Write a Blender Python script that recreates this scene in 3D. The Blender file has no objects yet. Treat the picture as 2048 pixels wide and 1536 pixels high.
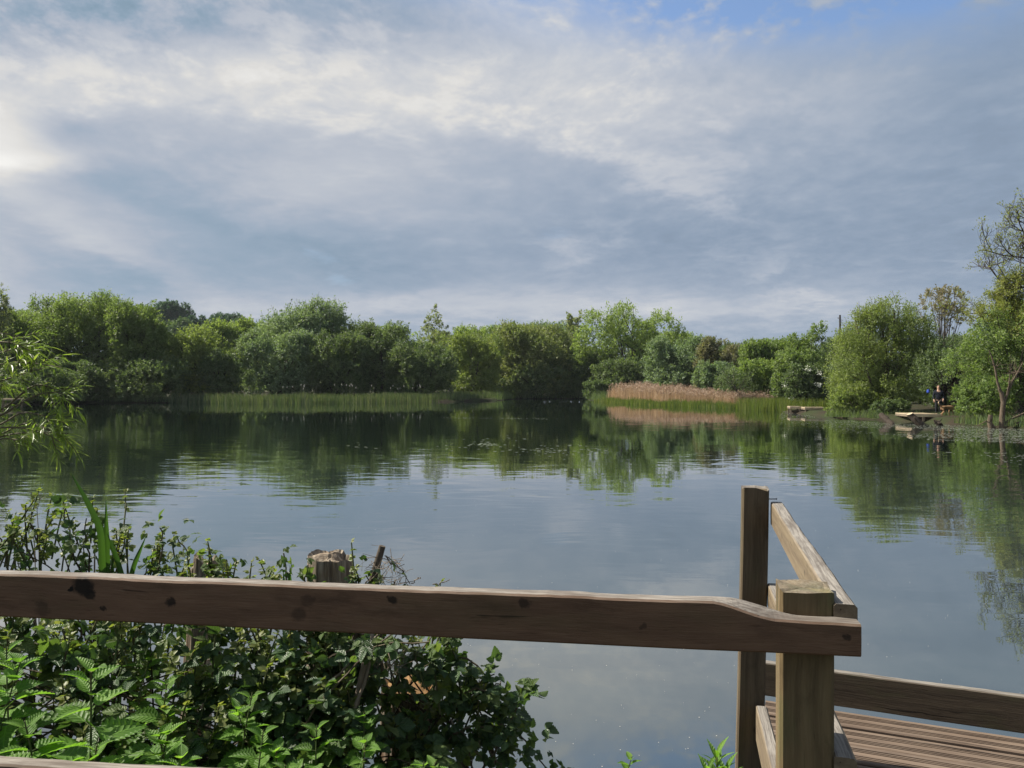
import bpy, math, random
import numpy as np
from mathutils import Vector, Matrix

random.seed(7)
RNG = np.random.default_rng(11)
R = math.radians
scene = bpy.context.scene
COL = scene.collection

# ------------------------------------------------------------------ camera
FPX = 1500.0          # focal length in photo pixels (2048 wide)
EYE = 2.0             # camera height above the water
HOR = 772.0           # photo row of the horizon
cam_data = bpy.data.cameras.new("camera")
cam = bpy.data.objects.new("camera", cam_data)
COL.objects.link(cam)
cam.location = (0, 0, EYE)
cam.rotation_euler = (R(90), 0, 0)
cam_data.sensor_width = 36.0
cam_data.lens = 36.0 * FPX / 2048.0
cam_data.shift_y = (HOR - 768.0) / 2048.0
cam_data.clip_start = 0.05
cam_data.clip_end = 6000
scene.camera = cam

scene.view_settings.view_transform = 'Standard'
scene.view_settings.look = 'None'
scene.view_settings.exposure = 0.95
scene.view_settings.gamma = 1.0
scene.cycles.max_bounces = 8
scene.cycles.diffuse_bounces = 4
scene.cycles.glossy_bounces = 3
scene.cycles.transmission_bounces = 6
scene.cycles.transparent_max_bounces = 4
scene.cycles.use_denoising = True
scene.cycles.sample_clamp_indirect = 4.0

SUN_AZ = R(-72)       # left of the view direction (+Y)
SUN_EL = R(46)

# ------------------------------------------------------------------ node maths helper
class NT:
    def __init__(self, tree):
        self.t = tree
    def new(self, typ, **kw):
        n = self.t.nodes.new(typ)
        for k, v in kw.items():
            setattr(n, k, v)
        return n
    def put(self, sock, v):
        if isinstance(v, E):
            self.t.links.new(v.s, sock)
        elif isinstance(v, (bpy.types.NodeSocket,)):
            self.t.links.new(v, sock)
        else:
            sock.default_value = v
    def m(self, op, *a, clamp=False):
        n = self.new('ShaderNodeMath', operation=op, use_clamp=clamp)
        for i, v in enumerate(a):
            self.put(n.inputs[i], v)
        return E(self, n.outputs[0])
    def noise(self, vec=None, scale=1.0, detail=2.0, rough=0.5, dist=0.0, out='Fac', dims='3D'):
        n = self.new('ShaderNodeTexNoise', noise_dimensions=dims)
        if vec is not None:
            self.put(n.inputs['Vector'], vec)
        self.put(n.inputs['Scale'], scale); self.put(n.inputs['Detail'], detail)
        self.put(n.inputs['Roughness'], rough); self.put(n.inputs['Distortion'], dist)
        return E(self, n.outputs[out])
    def xyz(self, x, y, z):
        n = self.new('ShaderNodeCombineXYZ')
        for i, v in enumerate((x, y, z)):
            self.put(n.inputs[i], v)
        return E(self, n.outputs[0])
    def sep(self, v):
        n = self.new('ShaderNodeSeparateXYZ'); self.put(n.inputs[0], v)
        return [E(self, o) for o in n.outputs]
    def mapping(self, v, scale=(1, 1, 1), rot=(0, 0, 0), loc=(0, 0, 0)):
        n = self.new('ShaderNodeMapping'); self.put(n.inputs['Vector'], v)
        n.inputs['Scale'].default_value = scale; n.inputs['Rotation'].default_value = rot
        n.inputs['Location'].default_value = loc
        return E(self, n.outputs[0])
    def sstep(self, x, lo, hi, a=0.0, b=1.0):
        n = self.new('ShaderNodeMapRange', interpolation_type='SMOOTHSTEP')
        self.put(n.inputs[0], x); self.put(n.inputs[1], lo); self.put(n.inputs[2], hi)
        self.put(n.inputs[3], a); self.put(n.inputs[4], b)
        return E(self, n.outputs[0])
    def mix(self, f, a, b, blend='MIX'):
        n = self.new('ShaderNodeMix', data_type='RGBA', blend_type=blend)
        self.put(n.inputs[0], f)
        for i, v in ((6, a), (7, b)):
            if isinstance(v, tuple) and len(v) == 3:
                v = (*v, 1.0)
            self.put(n.inputs[i], v)
        return E(self, n.outputs[2])
    def ramp(self, f, stops):
        n = self.new('ShaderNodeValToRGB'); self.put(n.inputs[0], f)
        el = n.color_ramp.elements
        while len(el) < len(stops):
            el.new(0.5)
        for e, (p, c) in zip(el, stops):
            e.position = p; e.color = (*c, 1.0)
        return E(self, n.outputs[0])

class E:
    def __init__(self, nt, s):
        self.nt, self.s = nt, s
    def __add__(self, o): return self.nt.m('ADD', self, o)
    __radd__ = __add__
    def __sub__(self, o): return self.nt.m('SUBTRACT', self, o)
    def __rsub__(self, o): return self.nt.m('SUBTRACT', o, self)
    def __mul__(self, o): return self.nt.m('MULTIPLY', self, o)
    __rmul__ = __mul__
    def __truediv__(self, o): return self.nt.m('DIVIDE', self, o)
    def max(self, o): return self.nt.m('MAXIMUM', self, o)
    def min(self, o): return self.nt.m('MINIMUM', self, o)
    def exp(self): return self.nt.m('EXPONENT', self)

# ------------------------------------------------------------------ world: Nishita sky under a broken cloud sheet
world = bpy.data.worlds.new("World")
scene.world = world
world.use_nodes = True
wt = world.node_tree
wt.nodes.clear()
W = NT(wt)
tc = W.new('ShaderNodeTexCoord')
sky = W.new('ShaderNodeTexSky', sky_type='NISHITA', sun_disc=False)
sky.sun_elevation = SUN_EL
sky.sun_rotation = SUN_AZ
sky.air_density = 1.0; sky.dust_density = 0.6; sky.ozone_density = 1.5
dx, dy, dz = W.sep(E(W, tc.outputs['Generated']))
# cloud sheet seen in perspective (a plane overhead) for the ripple texture of the sheet
inv = W.m('DIVIDE', 1.0, dz.max(0.0) + 0.16)
px_, py_ = dx * inv, dy * inv
plane = W.xyz(px_, py_, 0.37)
warp = W.noise(plane, 1.3, 3, 0.5, out='Color')
wx, wy, _ = W.sep(warp)
plane_w = W.xyz(px_ + (wx - 0.5) * 0.26, py_ + (wy - 0.5) * 0.26, 0.37)
nA = W.noise(plane_w, 1.5, 7, 0.56)
nB = W.noise(W.mapping(plane_w, scale=(1.0, 1.25, 1), rot=(0, 0, R(30))), 3.6, 9, 0.62)
nD = W.noise(W.mapping(plane_w, scale=(1.25, 1.0, 1), rot=(0, 0, R(-20))), 10.0, 6, 0.62)
nC = W.noise(W.mapping(plane, scale=(1, 1, 1), loc=(4.2, 1.3, 7)), 0.9, 4, 0.5)
# bearing/elevation tangents: a direction in the world, 0,0 = horizon straight over the pond
ysafe = dy.max(0.35)
U = dx / ysafe + (wx - 0.5) * 0.035 + (nA - 0.5) * 0.09
V = dz / ysafe + (wy - 0.5) * 0.03 + (nB - 0.5) * 0.06

def blob(x, y, sx, sy, rot=0.0):
    a = U - (x - 1024) / FPX
    b = V - (HOR - y) / FPX
    if rot:
        c, s = math.cos(R(rot)), math.sin(R(rot))
        a, b = a * c + b * s, b * c - a * s
    a = a * (FPX / sx); b = b * (FPX / sy)
    return (0.0 - (a * a + b * b)).exp()

# the lit upper sheet, with a hard lower edge that steps down to the right
edge_v = (HOR - 238) / FPX - W.sstep(U, -0.45, -0.05) * 0.026 - W.sstep(U, -0.05, 0.35) * 0.10
above = W.sstep(V + (nB - 0.5) * 0.05 - edge_v, -0.012, 0.03)
above_soft = W.sstep(V - edge_v, -0.10, 0.09)
side = W.sstep(U, -0.02, 0.5, 1.0, 0.0)
lit = above * (side * 0.7) + above_soft * (side * 0.3)
B = 0.425 + lit * 0.135 + W.sstep(nB + (nD - 0.5) * 0.35, 0.50, 0.62) * (lit * 0.04 + 0.010)
B = B + blob(330, 185, 420, 105, 4) * 0.10
B = B + blob(-20, 285, 120, 95) * 0.34
B = B + blob(40, 330, 170, 28, 4) * 0.20
B = B + blob(940, 180, 400, 170) * 0.10
B = B - blob(300, 20, 420, 75) * 0.20
B = B - blob(800, 40, 160, 90) * 0.14
B = B - blob(400, 510, 170, 75, 20) * 0.06 + blob(560, 420, 260, 60, 28) * 0.05
B = B - blob(130, 262, 130, 45, -20) * 0.07
B = B + blob(1100, 612, 800, 30) * 0.15
B = B + blob(60, 470, 330, 110) * 0.10 + blob(700, 380, 260, 110) * 0.04 + blob(1480, 210, 300, 110) * 0.05 - blob(2020, 240, 180, 340) * 0.06
B = B - blob(1750, 480, 420, 200) * 0.045
B = B - blob(1650, 260, 380, 160) * 0.015
B = B - blob(1300, 490, 330, 60) * 0.045
# mottling
soft = W.sstep(U, -0.1, 0.35, 0.6, 1.0)
soft = soft + above_soft * (1.0 - soft)
B = B + (nB - 0.5) * (soft * 0.09 + lit * 0.18) + (nA - 0.5) * (soft * 0.10) + (nC - 0.5) * 0.05 + (nD - 0.5) * (lit * 0.18 + soft * 0.09 + 0.03)
# slanting sunbeams below the sheet, fanning from behind the bright cloud
ang = W.m('ARCTAN2', (HOR - 150) / FPX - V, U + 1.0 + 0.0)
beam = W.noise(W.xyz(ang * 5.0, 0.3, 0.1), 1.5, 1, 0.5)
B = B + (beam - 0.5) * W.sstep(V, 0.02, 0.16) * W.sstep(V, 0.36, 0.22) * W.sstep(U, 0.15, -0.3) * 0.42
# small bright wisps low on the right
wisp = W.noise(W.mapping(W.xyz(U, V, 0.0), scale=(1.0, 3.3, 1), loc=(3.1, 0.4, 0)), 4.5, 6, 0.6)
B = B + W.sstep(wisp, 0.55, 0.78) * W.sstep(U, -0.25, 0.05) * W.sstep(V, 0.30, 0.2) * W.sstep(V, 0.06, 0.13) * 0.13
B = B + W.sstep(wisp, 0.48, 0.70) * blob(1050, 608, 700, 20) * 0.14
# the sky behind the viewer: a darker, even sheet
B = B * W.sstep(dy, -0.5, 0.45, 0.85, 1.0)
B = B.max(0.12)
tint = W.ramp(B, [(0.0, (0.70, 0.93, 1.30)), (0.36, (0.72, 0.93, 1.24)), (0.52, (0.895, 0.975, 1.12)), (0.72, (1.0, 0.985, 0.965)), (1.0, (1.0, 0.99, 0.95))])
leftblue = W.sstep(U, 0.1, -0.55) * W.sstep(B, 0.5, 0.3)
tint = W.mix(leftblue * 0.7, tint, (0.66, 1.0, 1.26))
cloud = W.mix(1.0, tint, W.xyz(B, B, B), 'MULTIPLY')
skyc = W.mix(1.0, E(W, sky.outputs[0]), (0.165, 0.168, 0.175), 'MULTIPLY')
hole = (blob(1480, 12, 420, 80, -3) * 1.3 + blob(1880, -10, 200, 50) * 0.8) * W.sstep(nB + (nD - 0.5) * 0.5, 0.64, 0.40) + blob(1050, -20, 200, 30) * 0.3
hole = W.m('MULTIPLY', hole, 0.95, clamp=True)
gap = W.sstep(nA, 0.36, 0.28) * 0.12
fin = W.mix((hole + gap).min(1.0), cloud, skyc)
bg = W.new('ShaderNodeBackground')
bg.inputs['Strength'].default_value = 0.52
W.put(bg.inputs['Color'], fin)
wo = W.new('ShaderNodeOutputWorld')
wt.links.new(bg.outputs[0], wo.inputs[0])
world.cycles.sampling_method = 'MANUAL'
world.cycles.sample_map_resolution = 512

# ------------------------------------------------------------------ sun
sd = bpy.data.lights.new("sun", 'SUN')
sun = bpy.data.objects.new("sun", sd)
COL.objects.link(sun)
sd.energy = 5.0
sd.angle = R(0.6)
sd.color = (1.0, 0.93, 0.80)
sdir = Vector((math.sin(SUN_AZ) * math.cos(SUN_EL), math.cos(SUN_AZ) * math.cos(SUN_EL), math.sin(SUN_EL)))
sun.rotation_euler = (-sdir).to_track_quat('-Z', 'Y').to_euler()
sun.location = sdir * 60

# ------------------------------------------------------------------ geometry helpers
def at(px, py, d):
    """point at depth d metres that the photograph shows at px, py"""
    return np.array([(px - 1024) / FPX * d, d, EYE + (HOR - py) / FPX * d])

def lerp(a, b, t):
    return a + (b - a) * t

class MB:
    """collects vertices and faces for ONE mesh object"""
    def __init__(self):
        self.v = []; self.f = []; self.n = 0; self.mi = []; self.a = []
    def add(self, v, f, mi=0, at_=None):
        v = np.asarray(v, dtype=np.float64).reshape(-1, 3)
        self.a.append(np.zeros((len(v), 3)) if at_ is None else at_)
        f = np.asarray(f, dtype=np.int64)
        self.v.append(v); self.f.append(f + self.n); self.n += len(v)
        self.mi.append(np.full(len(f), mi, dtype=np.int32))
    def addmany(self, verts, tf, mi=0, at_=None):
        """verts (k, nv, 3): k copies of a template with faces tf (m, 3 or 4)"""
        k, nv = verts.shape[0], verts.shape[1]
        tf = np.asarray(tf)
        f = (tf[None, :, :] + (np.arange(k) * nv)[:, None, None]).reshape(-1, tf.shape[1])
        self.add(verts.reshape(-1, 3), f, mi, None if at_ is None else np.tile(at_, (k, 1)))
    def tube(self, pts, rad, n=6, mi=0, cap=True):
        pts = np.asarray(pts, float); rad = np.broadcast_to(np.asarray(rad, float), (len(pts),))
        m = len(pts)
        T = np.gradient(pts, axis=0)
        T /= np.linalg.norm(T, axis=1)[:, None] + 1e-9
        up = np.array([0.31, 0.22, 0.92]) if abs(T[0][2]) < 0.85 else np.array([1.0, 0.2, 0.1])
        A = np.cross(T, up); A /= np.linalg.norm(A, axis=1)[:, None] + 1e-9
        Bn = np.cross(T, A)
        a = np.arange(n) / n * 2 * math.pi
        v = pts[:, None, :] + rad[:, None, None] * (np.cos(a)[None, :, None] * A[:, None, :] + np.sin(a)[None, :, None] * Bn[:, None, :])
        i, j = np.meshgrid(np.arange(m - 1), np.arange(n), indexing='ij')
        j2 = (j + 1) % n
        f = np.stack([i * n + j, i * n + j2, (i + 1) * n + j2, (i + 1) * n + j], -1).reshape(-1, 4)
        self.add(v, f, mi)
        if cap and n == 4:
            self.add(v[-1], [[0, 1, 2, 3]], mi)
        elif cap:
            c = np.vstack([v[-1], pts[-1]])
            self.add(c, [[k, (k + 1) % n, n] for k in range(n)], mi)
    def build(self, name, mat, parent=None, smooth=False, loc=None, leafpos=False):
        me = bpy.data.meshes.new(name)
        v = np.concatenate(self.v)
        me.vertices.add(len(v)); me.vertices.foreach_set('co', v.astype(np.float32).ravel())
        lens = np.concatenate([np.full(len(f), f.shape[1]) for f in self.f])
        li = np.concatenate([f.ravel() for f in self.f])
        me.loops.add(len(li)); me.loops.foreach_set('vertex_index', li.astype(np.int32))
        me.polygons.add(len(lens))
        me.polygons.foreach_set('loop_start', (np.cumsum(lens) - lens).astype(np.int32))
        me.polygons.foreach_set('material_index', np.concatenate(self.mi))
        me.polygons.foreach_set('use_smooth', np.full(len(lens), smooth))
        if leafpos:
            me.attributes.new('leaf_pos', 'FLOAT_VECTOR', 'POINT').data.foreach_set('vector', np.concatenate(self.a).astype(np.float32).ravel())
        me.update(calc_edges=True)
        for m in (mat if isinstance(mat, (list, tuple)) else [mat]):
            me.materials.append(m)
        o = bpy.data.objects.new(name, me)
        COL.objects.link(o)
        if parent is not None:
            o.parent = parent
        if loc is not None:
            o.location = tuple(loc)
        return o

def tag(o, label=None, cat=None, group=None, kind=None):
    if label: o['label'] = label
    if cat: o['category'] = cat
    if group: o['group'] = group
    if kind: o['kind'] = kind
    return o

def thing(name, label, cat, loc=(0, 0, 0), rz=0.0, group=None):
    o = bpy.data.objects.new(name, None)
    o.empty_display_size = 0.2
    COL.objects.link(o)
    o.location = tuple(loc); o.rotation_euler = (0, 0, rz)
    return tag(o, label, cat, group)

def vnoise(p, seed=0):
    """vectorised value noise in 0..1 for points (n,3)"""
    p = np.asarray(p, float) + seed * 17.31
    i = np.floor(p).astype(np.int64); f = p - i
    f = f * f * (3 - 2 * f)
    def h(a):
        n = (a[..., 0] * 374761393 + a[..., 1] * 668265263 + a[..., 2] * 2147483647 + seed * 1274126177) & 0xffffffff
        n = ((n ^ (n >> 13)) * 1274126177) & 0xffffffff
        return ((n ^ (n >> 16)) & 0xffff) / 65535.0
    r = 0
    for ox in (0, 1):
        for oy in (0, 1):
            for oz in (0, 1):
                w = (f[..., 0] if ox else 1 - f[..., 0]) * (f[..., 1] if oy else 1 - f[..., 1]) * (f[..., 2] if oz else 1 - f[..., 2])
                r = r + w * h(i + np.array([ox, oy, oz]))
    return r

def unit(v):
    return v / (np.linalg.norm(v, axis=-1, keepdims=True) + 1e-9)

def frames(axis, nrm):
    """orthonormal x(axis), y(side), z(normal) from arrays"""
    x = unit(axis)
    y = unit(np.cross(nrm, x))
    return x, y, np.cross(x, y)

def place_leaves(mb, tv, tf, P, axis, nrm, L, Wd=None, mi=0):
    """template tv: x along the leaf 0..1, y across, z up; P,axis,nrm (k,3); L (k,)"""
    x, y, z = frames(axis, nrm)
    L = np.broadcast_to(np.asarray(L, float), (len(P),))
    Wd = L if Wd is None else np.broadcast_to(np.asarray(Wd, float), (len(P),))
    v = P[:, None, :] + tv[None, :, 0, None] * (x * L[:, None])[:, None, :] \
        + tv[None, :, 1, None] * (y * Wd[:, None])[:, None, :] + tv[None, :, 2, None] * (z * L[:, None])[:, None, :]
    mb.addmany(v, tf, mi, tv)

DIAMOND_V = np.array([[0, 0, 0], [0.45, -0.5, 0.05], [1, 0, 0], [0.5, 0.5, 0.05]])
DIAMOND_F = np.array([[0, 1, 2, 3]])

def blade_template(n=7, width=lambda t: np.sin(np.pi * t ** 0.8) * 0.5, fold=0.12, curl=0.18, teeth=0.0, tooth_sub=1):
    """a folded, curved leaf with optional saw teeth along the edge"""
    st = np.linspace(0, 1, n * tooth_sub + 1)
    rows = []
    for k, t in enumerate(st):
        w = width(t)
        if teeth and 0 < k < len(st) - 1:
            w *= (1 + teeth * (0.5 if k % 2 else -0.5))
        zc = -curl * t * t
        rows.append([[t + (0.03 if (teeth and k % 2) else 0), -w, zc + fold * w * 1.6], [t, -w * 0.5, zc + fold * w * 0.35], [t, 0, zc], [t, w * 0.5, zc + fold * w * 0.35], [t + (0.03 if (teeth and k % 2) else 0), w, zc + fold * w * 1.6]])
    v = np.array(rows).reshape(-1, 3)
    f = []
    for k in range(len(st) - 1):
        for j in range(4):
            f.append([k * 5 + j, k * 5 + j + 1, (k + 1) * 5 + j + 1, (k + 1) * 5 + j])
    return v, np.array(f)
# ------------------------------------------------------------------ materials
def new_mat(name):
    m = bpy.data.materials.new(name)
    m.use_nodes = True
    m.node_tree.nodes.clear()
    return m, NT(m.node_tree)

def finish(m, nt, shader_out, disp=None):
    o = nt.new('ShaderNodeOutputMaterial')
    nt.t.links.new(shader_out, o.inputs['Surface'])
    return m

def principled(nt, color, rough=0.6, spec=0.4, normal=None, **kw):
    p = nt.new('ShaderNodeBsdfPrincipled')
    if isinstance(color, tuple): color = (*color[:3], 1.0)
    nt.put(p.inputs['Base Color'], color)
    nt.put(p.inputs['Roughness'], rough)
    nt.put(p.inputs['Specular IOR Level'], spec)
    if normal is not None:
        nt.put(p.inputs['Normal'], normal)
    for k, v in kw.items():
        nt.put(p.inputs[k], v)
    return p

def leaf_mat(name, c1, c2, c3, trans=0.35, rough=0.5, spec=0.3, patch=1.2, tcol=None, veins=0):
    """leaves: each leaf its own tone, clumps drift between two tones, light passes through"""
    m, nt = new_mat(name)
    geo = nt.new('ShaderNodeNewGeometry')
    tc = nt.new('ShaderNodeTexCoord')
    rnd = E(nt, geo.outputs['Random Per Island'])
    n = nt.noise(E(nt, tc.outputs['Object']), patch, 3, 0.55)
    a = nt.mix(nt.sstep(n, 0.35, 0.65), c1, c2)
    c = nt.mix(nt.sstep(rnd, 0.55, 1.0), a, c3)
    dark = nt.sstep(rnd, 0.0, 0.45, 0.72, 1.0)
    c = nt.mix(1.0, c, nt.xyz(dark, dark, dark), 'MULTIPLY')
    nrm = None
    if veins:
        at_ = nt.new('ShaderNodeAttribute', attribute_name='leaf_pos')
        lx, ly, lz = nt.sep(E(nt, at_.outputs['Vector']))
        ay = nt.m('ABSOLUTE', ly)
        ph = (lx - ay * 0.9) * (veins * 2 * math.pi)
        rib = nt.m('ABSOLUTE', nt.m('SINE', ph * 0.5))
        mid = nt.sstep(ay, 0.0, 0.03)
        c = nt.mix((1.0 - nt.sstep(rib, 0.0, 0.28) * mid) * 0.40, c, tuple(min(1, x * 1.9 + 0.02) for x in c2))
        bm_ = nt.new('ShaderNodeBump'); bm_.inputs['Strength'].default_value = 0.55; bm_.inputs['Distance'].default_value = 0.004
        nt.put(bm_.inputs['Height'], rib * mid)
        nrm = bm_.outputs[0]
    p = principled(nt, c, rough, spec, nrm)
    tr = nt.new('ShaderNodeBsdfTranslucent')
    t = nt.mix(1.0, c, (1.25, 1.35, 0.55) if tcol is None else tcol, 'MULTIPLY')
    nt.put(tr.inputs[0], t)
    mx = nt.new('ShaderNodeMixShader')
    mx.inputs[0].default_value = min(0.55, trans * 1.25)
    nt.t.links.new(p.outputs[0], mx.inputs[1]); nt.t.links.new(tr.outputs[0], mx.inputs[2])
    return finish(m, nt, mx.outputs[0])

def bark_mat(name, c1, c2, scale=3.0):
    m, nt = new_mat(name)
    tc = nt.new('ShaderNodeTexCoord')
    v = nt.mapping(E(nt, tc.outputs['Object']), scale=(6, 6, 1.2))
    n = nt.noise(v, scale, 5, 0.6)
    c = nt.mix(nt.sstep(n, 0.3, 0.7), c1, c2)
    b = nt.new('ShaderNodeBump'); b.inputs['Strength'].default_value = 0.5; b.inputs['Distance'].default_value = 0.01
    nt.put(b.inputs['Height'], n)
    p = principled(nt, c, 0.9, 0.1, b.outputs[0])
    return finish(m, nt, p.outputs[0])

def wood_mat(name, base, dark, light, knots=(), green=0.0, topgrey=0.6, grain=1.0, up='z', fineyz=170, even=1.0):
    """sawn timber, grain along local X; knots = (x, y, z, radius, strength) in local metres"""
    m, nt = new_mat(name)
    tc = nt.new('ShaderNodeTexCoord')
    oc = E(nt, tc.outputs['Object'])
    wv = nt.noise(oc, 3.0, 3, 0.5, out='Color')
    wx_, wy_, wz_ = nt.sep(wv)
    ox, oy, oz = nt.sep(oc)
    wob = nt.xyz(ox, oy + (wy_ - 0.5) * 0.03, oz + (wz_ - 0.5) * 0.03)
    fine = nt.noise(nt.mapping(wob, scale=(5 * grain, fineyz, fineyz)), 1.0, 4, 0.65)
    band = nt.noise(nt.mapping(wob, scale=(1.6 * grain, 38, 38)), 1.0, 3, 0.5)
    blotch = nt.noise(nt.mapping(oc, scale=(2.2, 7, 7)), 1.6, 4, 0.6)
    c = nt.mix(1.0 - nt.sstep(band, 0.7, 0.3) * even, dark, base)
    c = nt.mix(nt.sstep(fine, 0.45, 0.8) * 0.42, c, light)
    c = nt.mix(nt.sstep(blotch, 0.45, 0.75) * 0.55, c, dark)
    c = nt.mix(nt.sstep(fine, 0.42, 0.28) * 0.5, c, tuple(x * 0.5 for x in dark))
    crk = nt.noise(nt.mapping(wob, scale=(0.9, 90, 90)), 1.0, 2, 0.4)
    c = nt.mix(nt.sstep(crk, 0.315, 0.285) * 0.8, c, tuple(x * 0.22 for x in dark))
    soil = nt.noise(nt.mapping(oc, scale=(5, 12, 12)), 1.0, 5, 0.7)
    c = nt.mix(nt.sstep(soil, 0.52, 0.72) * 0.45, c, tuple(x * 0.45 for x in dark))
    if green:
        gn = nt.noise(nt.mapping(oc, scale=(3, 9, 9)), 1.3, 5, 0.6)
        c = nt.mix(nt.sstep(gn, 0.48, 0.68) * green, c, (0.065, 0.085, 0.03))
    kx2, _, kz2 = nt.sep(nt.noise(oc, 55.0, 3, 0.6, out='Color'))
    for (kx, ky, kz, kr, ks) in knots:
        d = nt.new('ShaderNodeVectorMath', operation='DISTANCE')
        nt.put(d.inputs[0], nt.xyz(ox * 0.8 + (wx_ - 0.5) * 0.05 + (kx2 - 0.5) * 0.022, oy, oz + (wz_ - 0.5) * 0.05 + (kz2 - 0.5) * 0.022))
        d.inputs[1].default_value = (kx * 0.8, ky, kz)
        c = nt.mix(nt.sstep(E(nt, d.outputs['Value']), kr * 1.15, kr * 0.55) * ks, c, (0.008, 0.007, 0.006))
    # weathered silver-grey skin on faces that look up (stays with the board)
    geo = nt.new('ShaderNodeNewGeometry')
    vt = nt.new('ShaderNodeVectorTransform', vector_type='NORMAL', convert_from='WORLD', convert_to='OBJECT')
    nt.t.links.new(geo.outputs['Normal'], vt.inputs[0])
    nz = nt.sep(E(nt, vt.outputs[0]))[2 if up == 'z' else 0]
    gcol = nt.mix(nt.sstep(fine, 0.35, 0.65), (0.125, 0.112, 0.10), (0.27, 0.25, 0.225))
    gcol = nt.mix(nt.sstep(blotch, 0.46, 0.66) * 0.7, gcol, (0.085, 0.07, 0.06))
    if topgrey:
        c = nt.mix(nt.sstep(nz, 0.6, 0.9) * topgrey, c, gcol)
    b = nt.new('ShaderNodeBump'); b.inputs['Strength'].default_value = 0.55; b.inputs['Distance'].default_value = 0.0025
    nt.put(b.inputs['Height'], fine + blotch * 0.6)
    p = principled(nt, c, 0.82, 0.22, b.outputs[0])
    return finish(m, nt, p.outputs[0])

def plain_mat(name, c1, c2=None, scale=4.0, rough=0.8, spec=0.2, bump=0.0):
    m, nt = new_mat(name)
    tc = nt.new('ShaderNodeTexCoord')
    n = nt.noise(E(nt, tc.outputs['Object']), scale, 4, 0.6)
    c = nt.mix(nt.sstep(n, 0.3, 0.7), c1, c2 or tuple(x * 0.7 for x in c1))
    nrm = None
    if bump:
        b = nt.new('ShaderNodeBump'); b.inputs['Strength'].default_value = 0.6; b.inputs['Distance'].default_value = bump
        nt.put(b.inputs['Height'], n); nrm = b.outputs[0]
    p = principled(nt, c, rough, spec, nrm)
    return finish(m, nt, p.outputs[0])

# foliage tones
M = {}
M['sallow'] = leaf_mat('sallow_leaf', (0.134, 0.197, 0.065), (0.164, 0.221, 0.072), (0.230, 0.283, 0.129), 0.36, patch=0.35)
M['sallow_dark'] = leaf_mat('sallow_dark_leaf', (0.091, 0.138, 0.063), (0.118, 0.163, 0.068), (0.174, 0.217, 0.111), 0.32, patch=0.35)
M['silver'] = leaf_mat('silver_sallow_leaf', (0.148, 0.216, 0.120), (0.178, 0.239, 0.127), (0.267, 0.333, 0.225), 0.30, patch=0.4)
M['lime'] = leaf_mat('willow_leaf_far', (0.175, 0.249, 0.079), (0.216, 0.283, 0.086), (0.281, 0.336, 0.142), 0.40, patch=0.3)
M['rust'] = leaf_mat('rusty_sallow_leaf', (0.148, 0.195, 0.076), (0.189, 0.214, 0.082), (0.246, 0.270, 0.133), 0.34, patch=0.3)
M['olive'] = leaf_mat('olive_leaf', (0.155, 0.211, 0.068), (0.191, 0.237, 0.072), (0.246, 0.289, 0.120), 0.38, patch=0.5)
M['bright'] = leaf_mat('bright_leaf', (0.129, 0.196, 0.064), (0.164, 0.228, 0.068), (0.223, 0.274, 0.116), 0.40, patch=0.6)
M['thorn'] = leaf_mat('thorn_leaf', (0.134, 0.159, 0.082), (0.179, 0.172, 0.099), (0.247, 0.221, 0.151), 0.30, patch=0.6)
M['oak'] = leaf_mat('far_oak_leaf', (0.054, 0.116, 0.072), (0.069, 0.130, 0.082), (0.090, 0.152, 0.100), 0.22, patch=0.12)
M['oak_light'] = leaf_mat('far_ash_leaf', (0.098, 0.165, 0.087), (0.123, 0.180, 0.090), (0.165, 0.216, 0.116), 0.25, patch=0.12)
M['ash'] = leaf_mat('ash_leaf', (0.172, 0.194, 0.057), (0.205, 0.235, 0.067), (0.268, 0.267, 0.108), 0.36, patch=0.6)
M['pale'] = leaf_mat('pale_poplar_leaf', (0.177, 0.217, 0.106), (0.211, 0.244, 0.117), (0.301, 0.317, 0.201), 0.36, patch=0.4)
M['pink'] = leaf_mat('young_bronze_leaf', (0.183, 0.181, 0.102), (0.215, 0.181, 0.126), (0.274, 0.242, 0.181), 0.36, patch=0.6)
M['willow'] = leaf_mat('willow_leaf_near', (0.120, 0.182, 0.039), (0.152, 0.220, 0.047), (0.209, 0.263, 0.075), 0.42, 0.36, 0.5, patch=3)
M['blossom'] = plain_mat('hawthorn_blossom', (0.62, 0.62, 0.54), (0.50, 0.52, 0.44), 9, 0.8)
M['bramble'] = leaf_mat('bramble_leaf', (0.036, 0.078, 0.030), (0.050, 0.096, 0.034), (0.074, 0.125, 0.046), 0.24, 0.40, 0.45, patch=5, veins=6)
M['bramble_mid'] = leaf_mat('bramble_fresh_leaf', (0.074, 0.129, 0.039), (0.096, 0.146, 0.041), (0.132, 0.174, 0.060), 0.36, 0.45, 0.4, patch=5, veins=6)
M['bramble_young'] = leaf_mat('bramble_young_leaf', (0.140, 0.185, 0.050), (0.165, 0.195, 0.055), (0.205, 0.220, 0.085), 0.40, 0.45, 0.4, patch=5)
M['nettle'] = leaf_mat('nettle_leaf', (0.097, 0.204, 0.041), (0.134, 0.255, 0.044), (0.182, 0.314, 0.063), 0.50, 0.5, 0.3, patch=6, veins=7)
M['iris'] = leaf_mat('iris_blade', (0.030, 0.072, 0.018), (0.040, 0.085, 0.020), (0.055, 0.105, 0.024), 0.42, 0.4, 0.4, patch=3)
M['sedge'] = leaf_mat('sedge_blade', (0.062, 0.098, 0.046), (0.092, 0.125, 0.060), (0.165, 0.175, 0.110), 0.30, patch=0.25)
M['rushgreen'] = leaf_mat('green_reed_blade', (0.075, 0.120, 0.030), (0.115, 0.155, 0.038), (0.185, 0.185, 0.075), 0.36, patch=0.35)
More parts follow.
